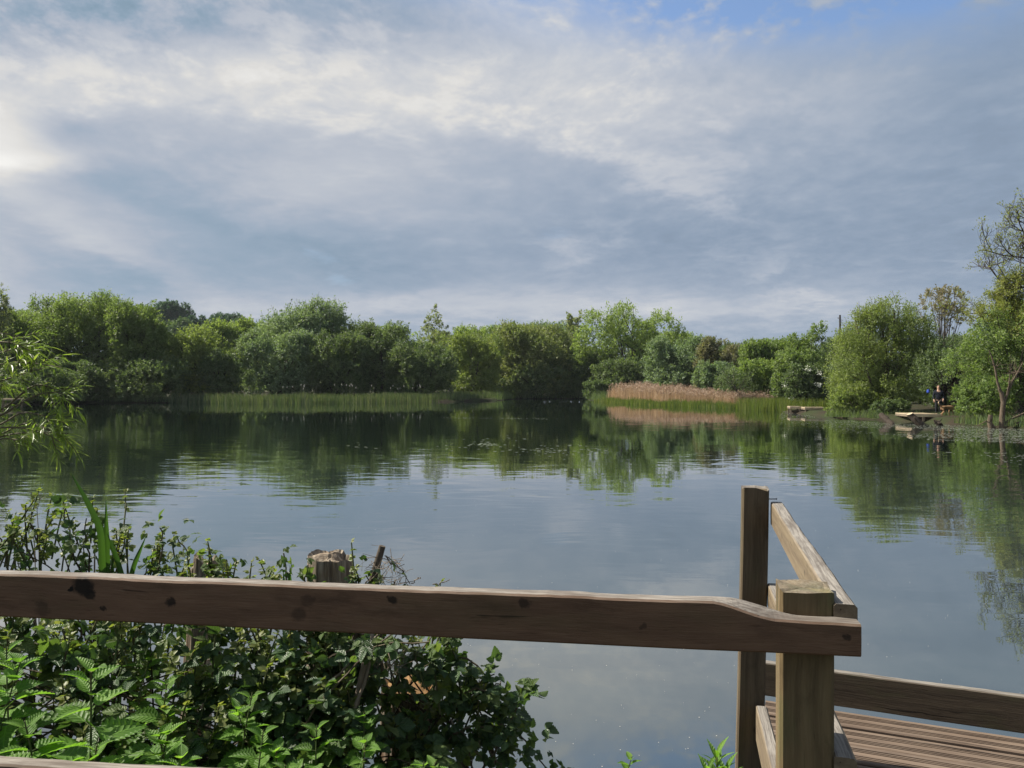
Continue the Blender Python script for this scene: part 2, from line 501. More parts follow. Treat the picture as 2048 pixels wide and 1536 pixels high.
M['reed'] = leaf_mat('dry_reed_stem', (0.440, 0.300, 0.180), (0.520, 0.380, 0.240), (0.620, 0.470, 0.320), 0.2, patch=0.3, tcol=(1, 0.95, 0.85))
M['reedhead'] = leaf_mat('dry_reed_plume', (0.280, 0.190, 0.135), (0.360, 0.255, 0.185), (0.480, 0.370, 0.280), 0.25, patch=0.5, tcol=(1, 0.95, 0.85))
M['fluff'] = plain_mat('bulrush_fluff', (0.55, 0.52, 0.45), (0.42, 0.38, 0.32), 30, 0.95)
M['bark'] = bark_mat('grey_bark', (0.055, 0.045, 0.036), (0.115, 0.098, 0.080))
M['bark_dark'] = bark_mat('dark_bark', (0.030, 0.024, 0.020), (0.062, 0.050, 0.040))
M['bark_pale'] = bark_mat('pale_dead_bark', (0.055, 0.042, 0.030), (0.125, 0.098, 0.072))
M['stemgreen'] = plain_mat('green_stem', (0.060, 0.090, 0.028), (0.085, 0.075, 0.035), 14, 0.6)
M['cane'] = plain_mat('bramble_cane', (0.060, 0.045, 0.030), (0.090, 0.075, 0.045), 12, 0.7)
M['dry'] = plain_mat('dry_twig', (0.22, 0.18, 0.14), (0.12, 0.095, 0.075), 20, 0.9)
M['willowtwig'] = plain_mat('willow_twig', (0.085, 0.075, 0.045), (0.13, 0.11, 0.065), 10, 0.7)
M['pole'] = plain_mat('creosoted_pole', (0.035, 0.028, 0.025), (0.055, 0.045, 0.04), 3, 0.9)
M['cutwood'] = plain_mat('sawn_pale_deck', (0.46, 0.38, 0.26), (0.34, 0.27, 0.18), 3, 0.8, bump=0.004)
M['cutwood_dark'] = plain_mat('weathered_support', (0.19, 0.15, 0.11), (0.12, 0.095, 0.07), 5, 0.85)

# ------------------------------------------------------------------ water
def water_mat():
    m, nt = new_mat('pond_water')
    geo = nt.new('ShaderNodeNewGeometry')
    P = E(nt, geo.outputs['Position'])
    wv = nt.noise(P, 0.35, 2, 0.5, out='Color')
    wx_, wy_, _ = nt.sep(wv)
    X, Y, Z = nt.sep(P)
    Pw = nt.xyz(X + (wx_ - 0.5) * 2.2, Y + (wy_ - 0.5) * 1.2, 0.0)
    # long low ripples, crests mostly across the view; patches of calm
    n1 = nt.noise(nt.mapping(Pw, scale=(0.7, 3.6, 1), rot=(0, 0, R(7))), 1.0, 2, 0.5, out='Color')
    n2 = nt.noise(nt.mapping(Pw, scale=(1.8, 9.0, 1), rot=(0, 0, R(-8))), 1.0, 2, 0.5, out='Color')
    n3 = nt.noise(nt.mapping(P, scale=(6, 9, 1)), 1.0, 2, 0.5, out='Color')
    calm = nt.noise(nt.mapping(P, scale=(0.05, 0.11, 1), loc=(2.3, 0.6, 0)), 1.0, 2, 0.5)
    zone = nt.sstep(Y, 7.0, 14.0) * nt.sstep(Y, 60.0, 28.0)
    left = nt.sstep(X, 3.0, -6.0) * nt.sstep(Y, 4.0, 9.0) * nt.sstep(Y, 40.0, 22.0)
    right = nt.sstep(X, 3.0, 6.5) * nt.sstep(Y, 30.0, 18.0)
    amp = nt.sstep(calm, 0.40, 0.62) * (zone * 0.013 + 0.002) + left * 0.012 + zone * 0.005 + right * 0.013 + 0.003
    def comp(col):
        r, g, b = nt.sep(col)
        return r - 0.5, g - 0.5
    a1, b1 = comp(n1); a2, b2 = comp(n2); a3, b3 = comp(n3)
    sx = (a1 * 0.5 + a2 * 0.5) * amp + a3 * 0.0022
    sy = (b1 * 1.6 + b2 * 2.4) * amp + b3 * 0.0032
    nrm = nt.new('ShaderNodeVectorMath', operation='NORMALIZE')
    nt.put(nrm.inputs[0], nt.xyz(sx, sy, 1.0))
    # silt-green body colour, milkier where fine pollen lies on the surface
    film = nt.noise(nt.mapping(Pw, scale=(0.35, 0.8, 1)), 1.0, 5, 0.6)
    near = nt.sstep(Y, 16.0, 5.0)
    bank = nt.sstep(X - Y * 0.42, -1.0, 6.5) * nt.sstep(Y, 24.0, 30.0) * nt.sstep(Y, 62.0, 48.0)
    film_f = nt.sstep(film, 0.38, 0.72) * (near * 0.20 + bank * 0.5)
    shallow = nt.sstep(Y + (film - 0.5) * 5.0, 24.0, 5.0)
    c = nt.mix(shallow, (0.004, 0.009, 0.006), (0.030, 0.040, 0.038))
    c = nt.mix(film_f.min(1.0), c, (0.11, 0.128, 0.115))
    r = nt.m('ADD', 0.012, film_f * 0.08)
    # silty body under a mirror skin; the fine film makes the skin a little more reflective than clean water
    df = nt.new('ShaderNodeBsdfDiffuse'); nt.put(df.inputs[0], c)
    gl = nt.new('ShaderNodeBsdfGlossy'); gl.inputs[0].default_value = (0.97, 0.985, 1.0, 1); nt.put(gl.inputs['Roughness'], r); nt.put(gl.inputs['Normal'], nrm.outputs[0])
    fr = nt.new('ShaderNodeFresnel'); fr.inputs['IOR'].default_value = 1.33
    fac = nt.m('POWER', E(nt, fr.outputs[0]), 0.51)
    mx = nt.new('ShaderNodeMixShader'); nt.put(mx.inputs[0], fac)
    nt.t.links.new(df.outputs[0], mx.inputs[1]); nt.t.links.new(gl.outputs[0], mx.inputs[2])
    return finish(m, nt, mx.outputs[0])
M['water'] = water_mat()

def ground_mat():
    m, nt = new_mat('bank_earth_and_grass')
    geo = nt.new('ShaderNodeNewGeometry')
    P = E(nt, geo.outputs['Position'])
    a = nt.noise(P, 0.6, 5, 0.6); b = nt.noise(P, 6.0, 5, 0.65)
    c = nt.mix(nt.sstep(a, 0.38, 0.6), (0.030, 0.024, 0.017), (0.026, 0.034, 0.014))
    c = nt.mix(nt.sstep(b, 0.45, 0.7) * 0.5, c, (0.050, 0.044, 0.026))
    bm = nt.new('ShaderNodeBump'); bm.inputs['Strength'].default_value = 0.7; bm.inputs['Distance'].default_value = 0.04
    nt.put(bm.inputs['Height'], b)
    p = principled(nt, c, 0.95, 0.1, bm.outputs[0])
    return finish(m, nt, p.outputs[0])
M['ground'] = ground_mat()
# ------------------------------------------------------------------ terrain and water
POND = np.array([(-70, 74), (-52, 76), (-50.5, 87), (-37, 88.5), (-22, 91), (-8, 94), (-1.8, 103), (0.5, 116), (11, 117), (11.2, 97), (15, 79), (19.5, 68.5),
                 (21.3, 60.5), (20.3, 54), (20.2, 47.5), (21.6, 43.5), (22.6, 39.5), (23.0, 36.0), (24.3, 34), (29, 22), (27, 8), (17, 3.2), (8, 2.9),
                 (3.0, 2.75), (0.6, 2.72), (-1.0, 2.85), (-2.6, 3.0), (-4.5, 3.6), (-7, 6), (-14, 15), (-29, 31), (-48, 52)], float)

def pond_sd(x, y):
    """signed distance to the pond edge, negative inside"""
    d = np.full(x.shape, 1e9); inside = np.zeros(x.shape, bool)
    n = len(POND)
    for i in range(n):
        a, b = POND[i], POND[(i + 1) % n]
        e = b - a
        t = np.clip(((x - a[0]) * e[0] + (y - a[1]) * e[1]) / (e @ e), 0, 1)
        d = np.minimum(d, np.hypot(x - a[0] - t * e[0], y - a[1] - t * e[1]))
        c = ((a[1] > y) != (b[1] > y)) & (x < (b[0] - a[0]) * (y - a[1]) / (b[1] - a[1] + 1e-12) + a[0])
        inside ^= c
    return np.where(inside, -d, d)

def hill_h(x, y):
    h = 15.0 * np.exp(-(((x + 128) / 62) ** 2 + ((y - 300) / 60) ** 2))
    h += 8.0 * np.exp(-(((x + 60) / 90) ** 2 + ((y - 330) / 70) ** 2))
    return h

def ground_h(x, y):
    sd = pond_sd(x, y)
    near = np.exp(-((x / 9) ** 2 + (y / 5.5) ** 2))
    top = 0.32 + 0.32 * near
    h = np.where(sd > 0, top * (1 - np.exp(-sd / 0.35)), np.maximum(-1.4, sd * 0.9) - 0.02)
    far = np.clip((sd - 2) / 20, 0, 1)
    h = h + far * 0.5 + hill_h(x, y)
    h = h + np.where(sd > 0.3, (vnoise(np.stack([x * 0.8, y * 0.8, 0 * x], -1), 3) - 0.5) * 0.18, 0)
    return h

def axis_pts(lo, hi, fine_lo, fine_hi, step, grow=1.22):
    p = list(np.arange(fine_lo, fine_hi + 1e-6, step))
    s, x = step, fine_lo
    while x > lo:
        s *= grow; x -= s; p.insert(0, x)
    s, x = step, fine_hi
    while x < hi:
        s *= grow; x += s; p.append(x)
    return np.array(p)

gx = np.unique(np.concatenate([axis_pts(-2600, 2600, -70, 40, 1.0), np.arange(-6, 6, 0.25)]))
gy = np.unique(np.concatenate([axis_pts(-1500, 3600, -8, 125, 1.0), np.arange(-3, 7, 0.25)]))
GX, GY = np.meshgrid(gx, gy, indexing='ij')
GZ = ground_h(GX, GY)
g = MB()
i, j = np.meshgrid(np.arange(len(gx) - 1), np.arange(len(gy) - 1), indexing='ij')
q = len(gy)
g.add(np.stack([GX, GY, GZ], -1).reshape(-1, 3), np.stack([i * q + j, (i + 1) * q + j, (i + 1) * q + j + 1, i * q + j + 1], -1).reshape(-1, 4))
tag(g.build('ground', M['ground'], smooth=True), 'earth and grass banks round the pond with a low wooded hill', kind='structure')

w = MB()
w.add([[-90, -4, 0], [60, -4, 0], [60, 135, 0], [-90, 135, 0]], [[0, 1, 2, 3]])
tag(w.build('water', M['water']), 'still pond water mirroring the trees and cloudy sky', kind='structure')

# ------------------------------------------------------------------ trees
def bez(a, b, c, n=7):
    t = np.linspace(0, 1, n)[:, None]
    return (1 - t) ** 2 * a + 2 * t * (1 - t) * b + t * t * c

TREE_LIST = []
def tree(name, label, cat, px, half, ytop, D, leaf, bark='bark', ov=2.7, lobes=None, nsub=8, sub=(0.22, 0.5), leafk=2.3, twigL=0.13, upw=0.5,
         base=None, seed=1, stems=3, depth=0.8, rmin=0.45, gaps=0.34, shoots=0, limbs=16, trunk_r=None, aspect=0.45, group=None, lobe_scale=1.0,
         spike=0.0, stretch=0.2, low=0.04):
    """a tree or big bush: stems and limbs (trunk) and a crown of single leaves gathered on twigs.
    lobes are ellipsoids (x, y, z, rx, ry, rz) in units of half width (x, y) and height (z)"""
    rg = np.random.default_rng(seed * 101 + 5)
    X = (px - 1024) / FPX * D
    gz = float(ground_h(np.array([X]), np.array([D]))[0]) if base is None else base
    gz = max(gz, -0.1)
    H = EYE + (HOR - ytop) / FPX * D - gz
    Rx = half / FPX * D
    root = thing(name, label, cat, (X, D, gz), group=group)
    if lobes is None:
        lobes = [(0, 0, 0.34, 0.84, 0.84 * depth, 0.60)]
        for k in range(5):
            a = k * 1.2566 + seed
            lobes.append((math.cos(a) * 0.5, math.sin(a) * 0.5 * depth, rg.uniform(0.14, 0.24), 0.46, 0.46 * depth, 0.24))
        for k in range(nsub + 4):
            a = rg.uniform(0, 2 * math.pi)
            e = rg.uniform(-0.15, 1.0)
            s = rg.uniform(*sub)
            ca = math.cos(math.asin(min(1, max(-1, e))))
            x_ = math.cos(a) * ca * (1 - s * 0.85); y_ = math.sin(a) * ca * (1 - s * 0.85) * depth
            sz = s * 0.75
            z_ = np.clip(0.48 + e * 0.5, sz, 1 - sz)
            lobes.append((x_, y_, z_, s, s * depth, sz))
    L0 = leafk * D / 750.0
    lob = np.array(lobes, float)
    C = lob[:, :3] * np.array([Rx, Rx, H]); S = lob[:, 3:] * np.array([Rx, Rx, H]) * lobe_scale
    area = (S[:, 0] * S[:, 2]) * math.pi
    n_leaf = ov * area / (aspect * 0.5 * L0 * L0)
    per = 14
    tl = twigL * min(Rx, H * 0.6) * 1.2
    tips_o, tips_d, tips_r = [], [], []
    for c, s, nl in zip(C, S, n_leaf):
        k = max(6, int(nl / per))
        d = unit(rg.normal(size=(k, 3)))
        d[:, 2] = np.where((d[:, 2] < -0.35) & (rg.random(k) < 0.5), -d[:, 2], d[:, 2])
        r = rmin + (1 - rmin) * rg.random(k) ** 0.6
        bump = 1 + stretch * 2 * (vnoise(d * 2.3 + 9, seed) - 0.5)
        p = c + d * s * (r * bump)[:, None]
        dirv = unit(d * 0.9 + np.array([0, 0, upw]) + rg.normal(size=(k, 3)) * 0.35)
        keep = vnoise(p / (0.20 * Rx + 0.25), seed + 3) > gaps
        keep &= p[:, 2] > H * low
        tips_o.append(p[keep]); tips_d.append(dirv[keep]); tips_r.append(d[keep])
    O = np.concatenate(tips_o); Dv = np.concatenate(tips_d); Rd = np.concatenate(tips_r)
    tls = tl * rg.uniform(0.5, 1.3, len(O))
    if shoots:
        top = O[O[:, 2] > H * 0.62]
        if len(top):
            pick = rg.integers(0, len(top), shoots)
            O = np.vstack([O, top[pick]]); sd_ = unit(rg.normal(size=(shoots, 3)) * 0.22 + np.array([0, 0, 1.0]) + top[pick] / np.array([Rx, Rx, H * 2]) * 0.25)
            Dv = np.vstack([Dv, sd_]); Rd = np.vstack([Rd, sd_]); tls = np.concatenate([tls, tl * rg.uniform(1.3, 2.6, shoots)])
    k = len(O)
    t = rg.random((k, per)) ** 0.8
    P = O[:, None, :] + Dv[:, None, :] * (t * tls[:, None])[..., None] - Dv[:, None, :] * (tls * 0.4)[:, None, None]
    P = P + rg.normal(size=P.shape) * (tl * 0.13)
    P = P.reshape(-1, 3)
    ax = unit(np.repeat(Dv, per, 0) * 0.7 + rg.normal(size=P.shape) * 0.65 + np.array([0, 0, -0.10]))
    nr = unit(rg.normal(size=P.shape) * 0.62 + np.array([0, 0, 0.30]) + np.repeat(Rd, per, 0) * 0.75)
    L = L0 * rg.uniform(0.6, 1.25, len(P))
    ok = P[:, 2] > 0.12
    mb = MB()
    place_leaves(mb, DIAMOND_V, DIAMOND_F, P[ok], ax[ok], nr[ok], L[ok], L[ok] * aspect)
    mb.build('crown', M[leaf], root)
    # trunk, limbs and branches that show in the gaps
    tb = MB()
    tr = trunk_r or max(0.05, 0.022 * H)
    order = np.argsort(-S[:, 0] * S[:, 2])
    for n_s in range(stems):
        c = C[order[n_s % len(order)]]
        a0 = rg.uniform(0, 6.28)
        b0 = np.array([math.cos(a0), math.sin(a0), 0]) * (0.07 * Rx if stems > 1 else 0) + np.array([0, 0, -0.15])
        end = c + rg.normal(size=3) * 0.12 * np.array([Rx, Rx, H * 0.5]) + np.array([0, 0, S[order[n_s % len(order)], 2] * 0.35])
        mid = lerp(b0, end, 0.5) + np.array([rg.normal() * 0.08 * Rx, rg.normal() * 0.08 * Rx, -0.05 * H])
        tb.tube(bez(b0, mid, end, 8), np.linspace(tr, tr * 0.3, 8), 7)
    for n_b in range(limbs):
        kk = rg.integers(0, len(C))
        e_ = O[rg.integers(0, len(O))]
        st = np.array([0, 0, H * rg.uniform(0.08, 0.5)]) + C[kk] * np.array([0.25, 0.25, 0])
        mid = lerp(st, e_, 0.55) + np.array([0, 0, -0.05 * H])
        tb.tube(bez(st, mid, e_, 6), np.linspace(tr * 0.42, tr * 0.07, 6), 5)
    if spike:
        sel = O[-shoots:] if shoots else O[:0]
        for s_, d_, l_ in zip(sel, Dv[-shoots:], tls[-shoots:]):
            tb.tube([s_ - d_ * l_ * 0.6, s_, s_ + d_ * l_ * 0.6], [tr * 0.06] * 3, 3)
    tb.build('trunk', M[bark], root, smooth=True)
    TREE_LIST.append((name, len(P)))
    return root

# hill and the wood on it, far off behind the left bank
for k, (px, half, yt, D, leaf, lab) in enumerate([
        (300, 34, 612, 285, 'oak', 'dark rounded tree at the left shoulder of the far hill'),
        (348, 44, 605, 295, 'oak', 'broad dark dome-shaped tree crowning the far wooded hill'),
        (398, 34, 634, 275, 'oak', 'dark tree stepping down the right shoulder of the far hill'),
        (455, 36, 628, 300, 'oak', 'dark upright tree standing right of the far hill crest'),
        (345, 55, 640, 245, 'oak_light', 'lighter green tree below the dark dome on the far hill'),
        (428, 40, 652, 250, 'oak_light', 'pale green tree low on the right slope of the far hill'),
        (488, 34, 640, 260, 'oak_light', 'small pale tree at the right foot of the far hill'),
        (275, 40, 630, 250, 'oak_light', 'pale tree half hidden behind the big bush at the hill foot')]):
    X = (px - 1024) / FPX * D
    zb = float(ground_h(np.array([X]), np.array([float(D)]))[0])
    tree('hill_tree', lab, 'tree', px, half, yt, D, leaf, 'bark_dark', ov=4.5, nsub=9, seed=40 + k, stems=1, limbs=6, gaps=0.22, leafk=2.2, twigL=0.10, group='trees on the far hill')

# back rows that close the skyline
for k, (px, half, yt, D, leaf, lab) in enumerate([
        (-60, 90, 628, 125, 'sallow', 'bush at the far left end of the back row'),
        (60, 80, 622, 118, 'sallow', 'dull green bush showing above the willow twigs, behind the big bush'),
        (455, 60, 645, 128, 'lime', 'yellow-green bush filling the dip right of the far hill'),
        (520, 60, 640, 132, 'lime', 'yellow-green bush behind the left edge of the silvery dome'),
        (760, 70, 652, 135, 'sallow', 'back-row bush above the dark bushes left of the slim birch'),
        (850, 60, 664, 138, 'lime', 'yellow-green bush at the foot of the slim birch'),
        (930, 70, 652, 136, 'lime', 'yellow-green bush right behind the slim birch'),
        (1010, 80, 650, 145, 'lime', 'back-row bush level with the rusty-topped bush'),
        (1110, 70, 652, 140, 'silver', 'pale bush in the back row left of the tall willow'),
        (1330, 80, 668, 150, 'lime', 'low back-row bush right of the tall willow'),
        (1450, 90, 690, 125, 'sallow_dark', 'low dark bush behind the hawthorns'),
        (1560, 90, 682, 110, 'sallow', 'back-row bush behind the bright hedge'),
        (1700, 80, 672, 95, 'sallow_dark', 'dark bush behind the short pole'),
        (1960, 110, 668, 75, 'sallow_dark', 'dark bush deep behind the right-hand trees'),
        (2090, 110, 600, 70, 'sallow_dark', 'tall dark tree deep behind the ash at the right')]):
    tree('bush', lab, 'bush', px, half, yt, D, leaf, 'bark_dark', ov=3.0, nsub=9, seed=70 + k, stems=2, limbs=6, gaps=0.24, shoots=30, group='bushes in the back row')

# left bank
tree('poplar', 'thin pale tree cut by the left edge of the view', 'tree', -14, 46, 574, 84, 'pale', ov=1.3, nsub=8, seed=3, stems=1, limbs=22, gaps=0.42, shoots=40, spike=1)
tree('willow_bush', 'large dark green bush with tall leafy shoots on its crown', 'tree', 172, 118, 590, 96, 'sallow', 'bark_dark', ov=2.9, nsub=10, seed=4, stems=5, limbs=26, shoots=170, spike=1)
tree('willow_bush', 'yellow-topped rounded bush right of the one with tall shoots', 'tree', 268, 72, 606, 93, 'sallow', 'bark_dark', ov=2.9, nsub=9, seed=5, stems=4, limbs=22, shoots=60)
tree('willow_bush', 'low bush behind the overhanging willow twigs', 'tree', 52, 95, 626, 92, 'sallow', 'bark_dark', ov=2.9, nsub=9, seed=6, stems=4, limbs=20, shoots=50)
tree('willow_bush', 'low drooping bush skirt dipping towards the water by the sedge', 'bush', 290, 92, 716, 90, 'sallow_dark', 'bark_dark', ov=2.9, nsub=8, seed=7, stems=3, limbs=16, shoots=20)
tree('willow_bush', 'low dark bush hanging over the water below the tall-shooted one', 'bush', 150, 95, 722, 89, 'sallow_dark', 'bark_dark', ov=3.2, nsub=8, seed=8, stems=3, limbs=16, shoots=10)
tree('willow_bush', 'yellow-green round bush standing behind the left end of the sedge', 'bush', 398, 78, 656, 95, 'olive', 'bark_dark', ov=2.9, nsub=9, seed=9, stems=4, limbs=18, shoots=40)
tree('willow_bush', 'small dark bush in the hollow before the silvery dome', 'bush', 440, 44, 700, 93, 'sallow_dark', 'bark_dark', ov=2.9, nsub=7, seed=10, stems=3, limbs=12, shoots=15)
# middle of the left bank
tree('willow_bush', 'tall silvery-topped domed bush in the middle of the left bank', 'tree', 608, 106, 609, 106, 'silver', 'bark', ov=2.9, nsub=10, seed=11, stems=5, limbs=24, shoots=170, spike=1, gaps=0.33)
tree('willow_bush', 'pale grey-green rounded bush at the front of the silvery dome', 'bush', 556, 84, 664, 98, 'silver', 'bark', ov=2.9, nsub=9, seed=12, stems=4, limbs=18, shoots=60)
tree('willow_bush', 'deep green bush under the right side of the silvery dome', 'bush', 672, 80, 668, 99, 'sallow_dark', 'bark_dark', ov=2.9, nsub=8, seed=13, stems=4, limbs=18, shoots=40)
tree('willow_bush', 'deep green even-topped bush left of the slim birch', 'bush', 756, 84, 650, 104, 'sallow_dark', 'bark_dark', ov=2.9, nsub=9, seed=14, stems=4, limbs=18, shoots=90)
tree('willow_bush', 'dark bush sloping down to the tip of the sedge', 'bush', 835, 78, 686, 101, 'sallow_dark', 'bark_dark', ov=2.9, nsub=9, seed=15, stems=4, limbs=18, shoots=40)
tree('birch', 'slim pale birch rising to a point above the back row', 'tree', 868, 38, 610, 128, 'pale', 'bark', ov=2.2, seed=16, stems=1, limbs=26, gaps=0.36, depth=1,
     lobes=[(0, 0, 0.62, 1.0, 1, 0.10), (0.1, 0, 0.70, 0.75, .7, 0.09), (-0.1, 0, 0.78, 0.55, .5, 0.08), (0.02, 0, 0.86, 0.34, .3, 0.07), (0, 0, 0.94, 0.16, .16, 0.06), (0, 0, .45, 1, 1, .14)], twigL=0.16, upw=0.9, trunk_r=0.12)
# far end of the pond
tree('willow_bush', 'pale yellow-green bush left of the rusty-topped bush at the pond head', 'bush', 948, 62, 668, 112, 'olive', 'bark', ov=2.9, nsub=9, seed=17, stems=4, limbs=18, shoots=50)
tree('willow_bush', 'rusty-topped wide bush over the dark head of the pond', 'tree', 1062, 112, 650, 121, 'rust', 'bark_dark', ov=2.9, nsub=11, seed=18, stems=5, limbs=26, shoots=120)
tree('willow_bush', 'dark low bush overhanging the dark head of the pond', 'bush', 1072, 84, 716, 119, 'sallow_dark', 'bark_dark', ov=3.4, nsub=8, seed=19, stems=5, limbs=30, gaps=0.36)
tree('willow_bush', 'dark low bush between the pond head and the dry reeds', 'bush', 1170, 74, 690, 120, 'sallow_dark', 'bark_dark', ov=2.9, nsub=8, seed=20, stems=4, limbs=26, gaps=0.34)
tree('poplar', 'thin pale sapling tops left of the tall willow', 'tree', 1152, 30, 618, 132, 'pale', 'bark', ov=1.2, nsub=6, seed=21, stems=1, limbs=18, gaps=0.40, shoots=30, spike=1)
tree('willow', 'tall spreading willow with a dark forked trunk showing in its crown', 'tree', 1262, 116, 608, 116, 'lime', 'bark_dark', ov=2.9, seed=22, stems=1, limbs=22, gaps=0.34, shoots=110, upw=0.6, trunk_r=0.34, twigL=0.10,
     lobes=[(-0.55, 0, 0.76, 0.30, 0.3, 0.17), (-0.15, 0, 0.86, 0.30, 0.3, 0.14), (0.22, 0, 0.82, 0.30, 0.3, 0.15), (0.55, 0, 0.74, 0.30, 0.3, 0.17), (0.80, 0, 0.60, 0.20, 0.2, 0.14), (-0.78, 0.1, 0.56, 0.24, 0.24, 0.18),
            (-0.3, -0.2, 0.58, 0.30, 0.2, 0.16), (0.3, -0.2, 0.55, 0.32, 0.2, 0.16), (0.05, 0.35, 0.62, 0.6, 0.25, 0.25), (0.65, -0.1, 0.42, 0.28, 0.25, 0.16), (-0.65, 0.0, 0.36, 0.32, 0.25, 0.2), (0.1, 0.3, 0.36, 0.7, 0.25, 0.3)])
# right bank, far to near
tree('willow_bush', 'round grey-green bush behind the dry reeds', 'bush', 1362, 72, 674, 99, 'silver', 'bark', ov=3.8, nsub=9, seed=23, stems=5, limbs=26, shoots=50, gaps=0.33)
tree('hawthorn', 'brownish hawthorn with cream blossom behind the right end of the reeds', 'tree', 1442, 52, 678, 90, 'thorn', 'bark_dark', ov=3.4, nsub=9, seed=24, stems=2, limbs=30, shoots=30, gaps=0.36, spike=1)
tree('hawthorn', 'low grey-green hawthorn in front of the brownish blossoming one', 'bush', 1432, 46, 726, 84, 'silver', 'bark_dark', ov=3.4, nsub=8, seed=25, stems=3, limbs=18, gaps=0.34)
tree('bush', 'bright green bush with a notched top in the right bank hedge', 'bush', 1530, 62, 684, 84, 'bright', 'bark_dark', ov=3.8, nsub=10, seed=26, stems=3, limbs=16, shoots=30)
tree('bush', 'taller bright bush with a leafy tip left of the short pole', 'tree', 1612, 52, 640, 78, 'bright', 'bark_dark', ov=2.9, seed=27, stems=2, limbs=16, shoots=30, nsub=4,
     lobes=[(-0.5, 0, 0.62, 0.55, 0.5, 0.20), (0.2, 0, 0.66, 0.5, 0.5, 0.2), (0.55, 0, 0.86, 0.32, 0.3, 0.12), (0, 0, 0.35, 0.9, 0.7, 0.34)])
tree('bush', 'yellow-green bush low in the hedge behind the leaning sapling', 'bush', 1512, 58, 722, 76, 'lime', 'bark_dark', ov=2.9, nsub=9, seed=28, stems=3, limbs=16, shoots=20)
tree('bush', 'mid green bush between the bright hedge and the white-flowered shrub', 'bush', 1590, 52, 700, 70, 'sallow', 'bark_dark', ov=3.8, nsub=9, seed=29, stems=3, limbs=16, shoots=20)
tree('willow_bush', 'small blue-green bush hanging over the green end of the reeds', 'bush', 1468, 40, 742, 74, 'sallow_dark', 'bark_dark', ov=3.0, nsub=6, seed=30, stems=3, limbs=12)

# white-flowered shrub by the far platforms
wf = tree('flowering_shrub', 'dark shrub dotted with white flower heads above the far twin platforms', 'shrub', 1612, 44, 730, 61, 'sallow_dark', 'bark_dark', ov=3.8, nsub=9, seed=31, stems=3, limbs=12)
rg = np.random.default_rng(5)
D = 61.0; Rx = 44 / FPX * D; H = (772 - 730) / FPX * D + EYE - 0.4
fb = MB()
d = unit(rg.normal(size=(150, 3)) * np.array([1, 1, 0.8]) + np.array([-0.2, -0.5, 0.25]))
c = np.array([0, 0, 0.5 * H]) + d * np.array([Rx * 0.95, Rx * 0.8, H * 0.48])
c = c[(vnoise(c / 0.8, 2) > 0.45)]
for p in c:
    k = 16
    pp = p + rg.normal(size=(k, 3)) * np.array([0.10, 0.10, 0.045])
    place_leaves(fb, DIAMOND_V, DIAMOND_F, pp, unit(rg.normal(size=(k, 3)) + [0, -0.3, 0]), unit(rg.normal(size=(k, 3)) * 0.5 + [0, -0.5, 1]), rg.uniform(0.07, 0.12, k))
fb.build('blossom', M['blossom'], wf)

tree('willow_bush', 'large golden-olive bush leaning over the right bank', 'tree', 1770, 114, 592, 49.2, 'olive', 'bark', ov=2.9, nsub=4, seed=32, stems=7, limbs=40, shoots=140, spike=1, gaps=0.34, depth=0.7, leafk=2.0, low=0.02, trunk_r=0.16,
     lobes=[(-0.05, 0, 0.55, 0.72, 0.6, 0.36), (-0.55, -0.1, 0.42, 0.46, 0.42, 0.36), (-0.62, -0.25, 0.20, 0.42, 0.40, 0.20), (-0.25, -0.45, 0.16, 0.38, 0.34, 0.17), (-0.72, -0.4, 0.10, 0.36, 0.34, 0.13), (0.15, -0.3, 0.14, 0.34, 0.3, 0.14), (0.05, 0, 0.80, 0.44, 0.4, 0.20), (-0.35, 0, 0.70, 0.38, 0.36, 0.2),
            (0.45, 0, 0.62, 0.42, 0.4, 0.25), (0.68, 0.1, 0.50, 0.34, 0.34, 0.2), (0.2, -0.2, 0.45, 0.40, 0.3, 0.2)])
tree('willow_bush', 'low golden-green skirt of leaves touching the water below the golden bush', 'bush', 1702, 60, 782, 47.6, 'olive', 'bark', ov=3.2, nsub=8, seed=38, stems=3, limbs=14, base=0.15, depth=0.6, low=0.0)
tree('willow_bush', 'low dark bush on the bank right of the golden skirt, behind the slanting log', 'bush', 1778, 46, 800, 45.6, 'sallow_dark', 'bark_dark', ov=3.0, nsub=7, seed=39, stems=3, limbs=12, base=0.15, depth=0.6, low=0.0)
tree('poplar', 'fan-shaped tree with thin bronze leaves rising behind the golden bush', 'tree', 1884, 54, 572, 62, 'pink', 'bark', ov=2.2, seed=33, stems=3, limbs=40, gaps=0.38, shoots=40, spike=1, trunk_r=0.09,
     lobes=[(0, 0, 0.84, 0.85, 0.8, 0.14), (-0.3, 0, 0.72, 0.5, 0.5, 0.12), (0.45, 0, 0.74, 0.45, 0.5, 0.12), (0, 0, 0.92, 0.5, 0.5, 0.07)])
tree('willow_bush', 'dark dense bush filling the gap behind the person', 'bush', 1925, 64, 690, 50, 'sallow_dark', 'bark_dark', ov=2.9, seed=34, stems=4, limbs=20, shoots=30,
     lobes=[(0, 0.4, 0.75, 0.9, 0.5, 0.24), (-0.5, 0.5, 0.45, 0.6, 0.4, 0.4), (0.5, 0.5, 0.45, 0.7, 0.4, 0.42), (0, 0.9, 0.3, 1.0, 0.4, 0.3)])
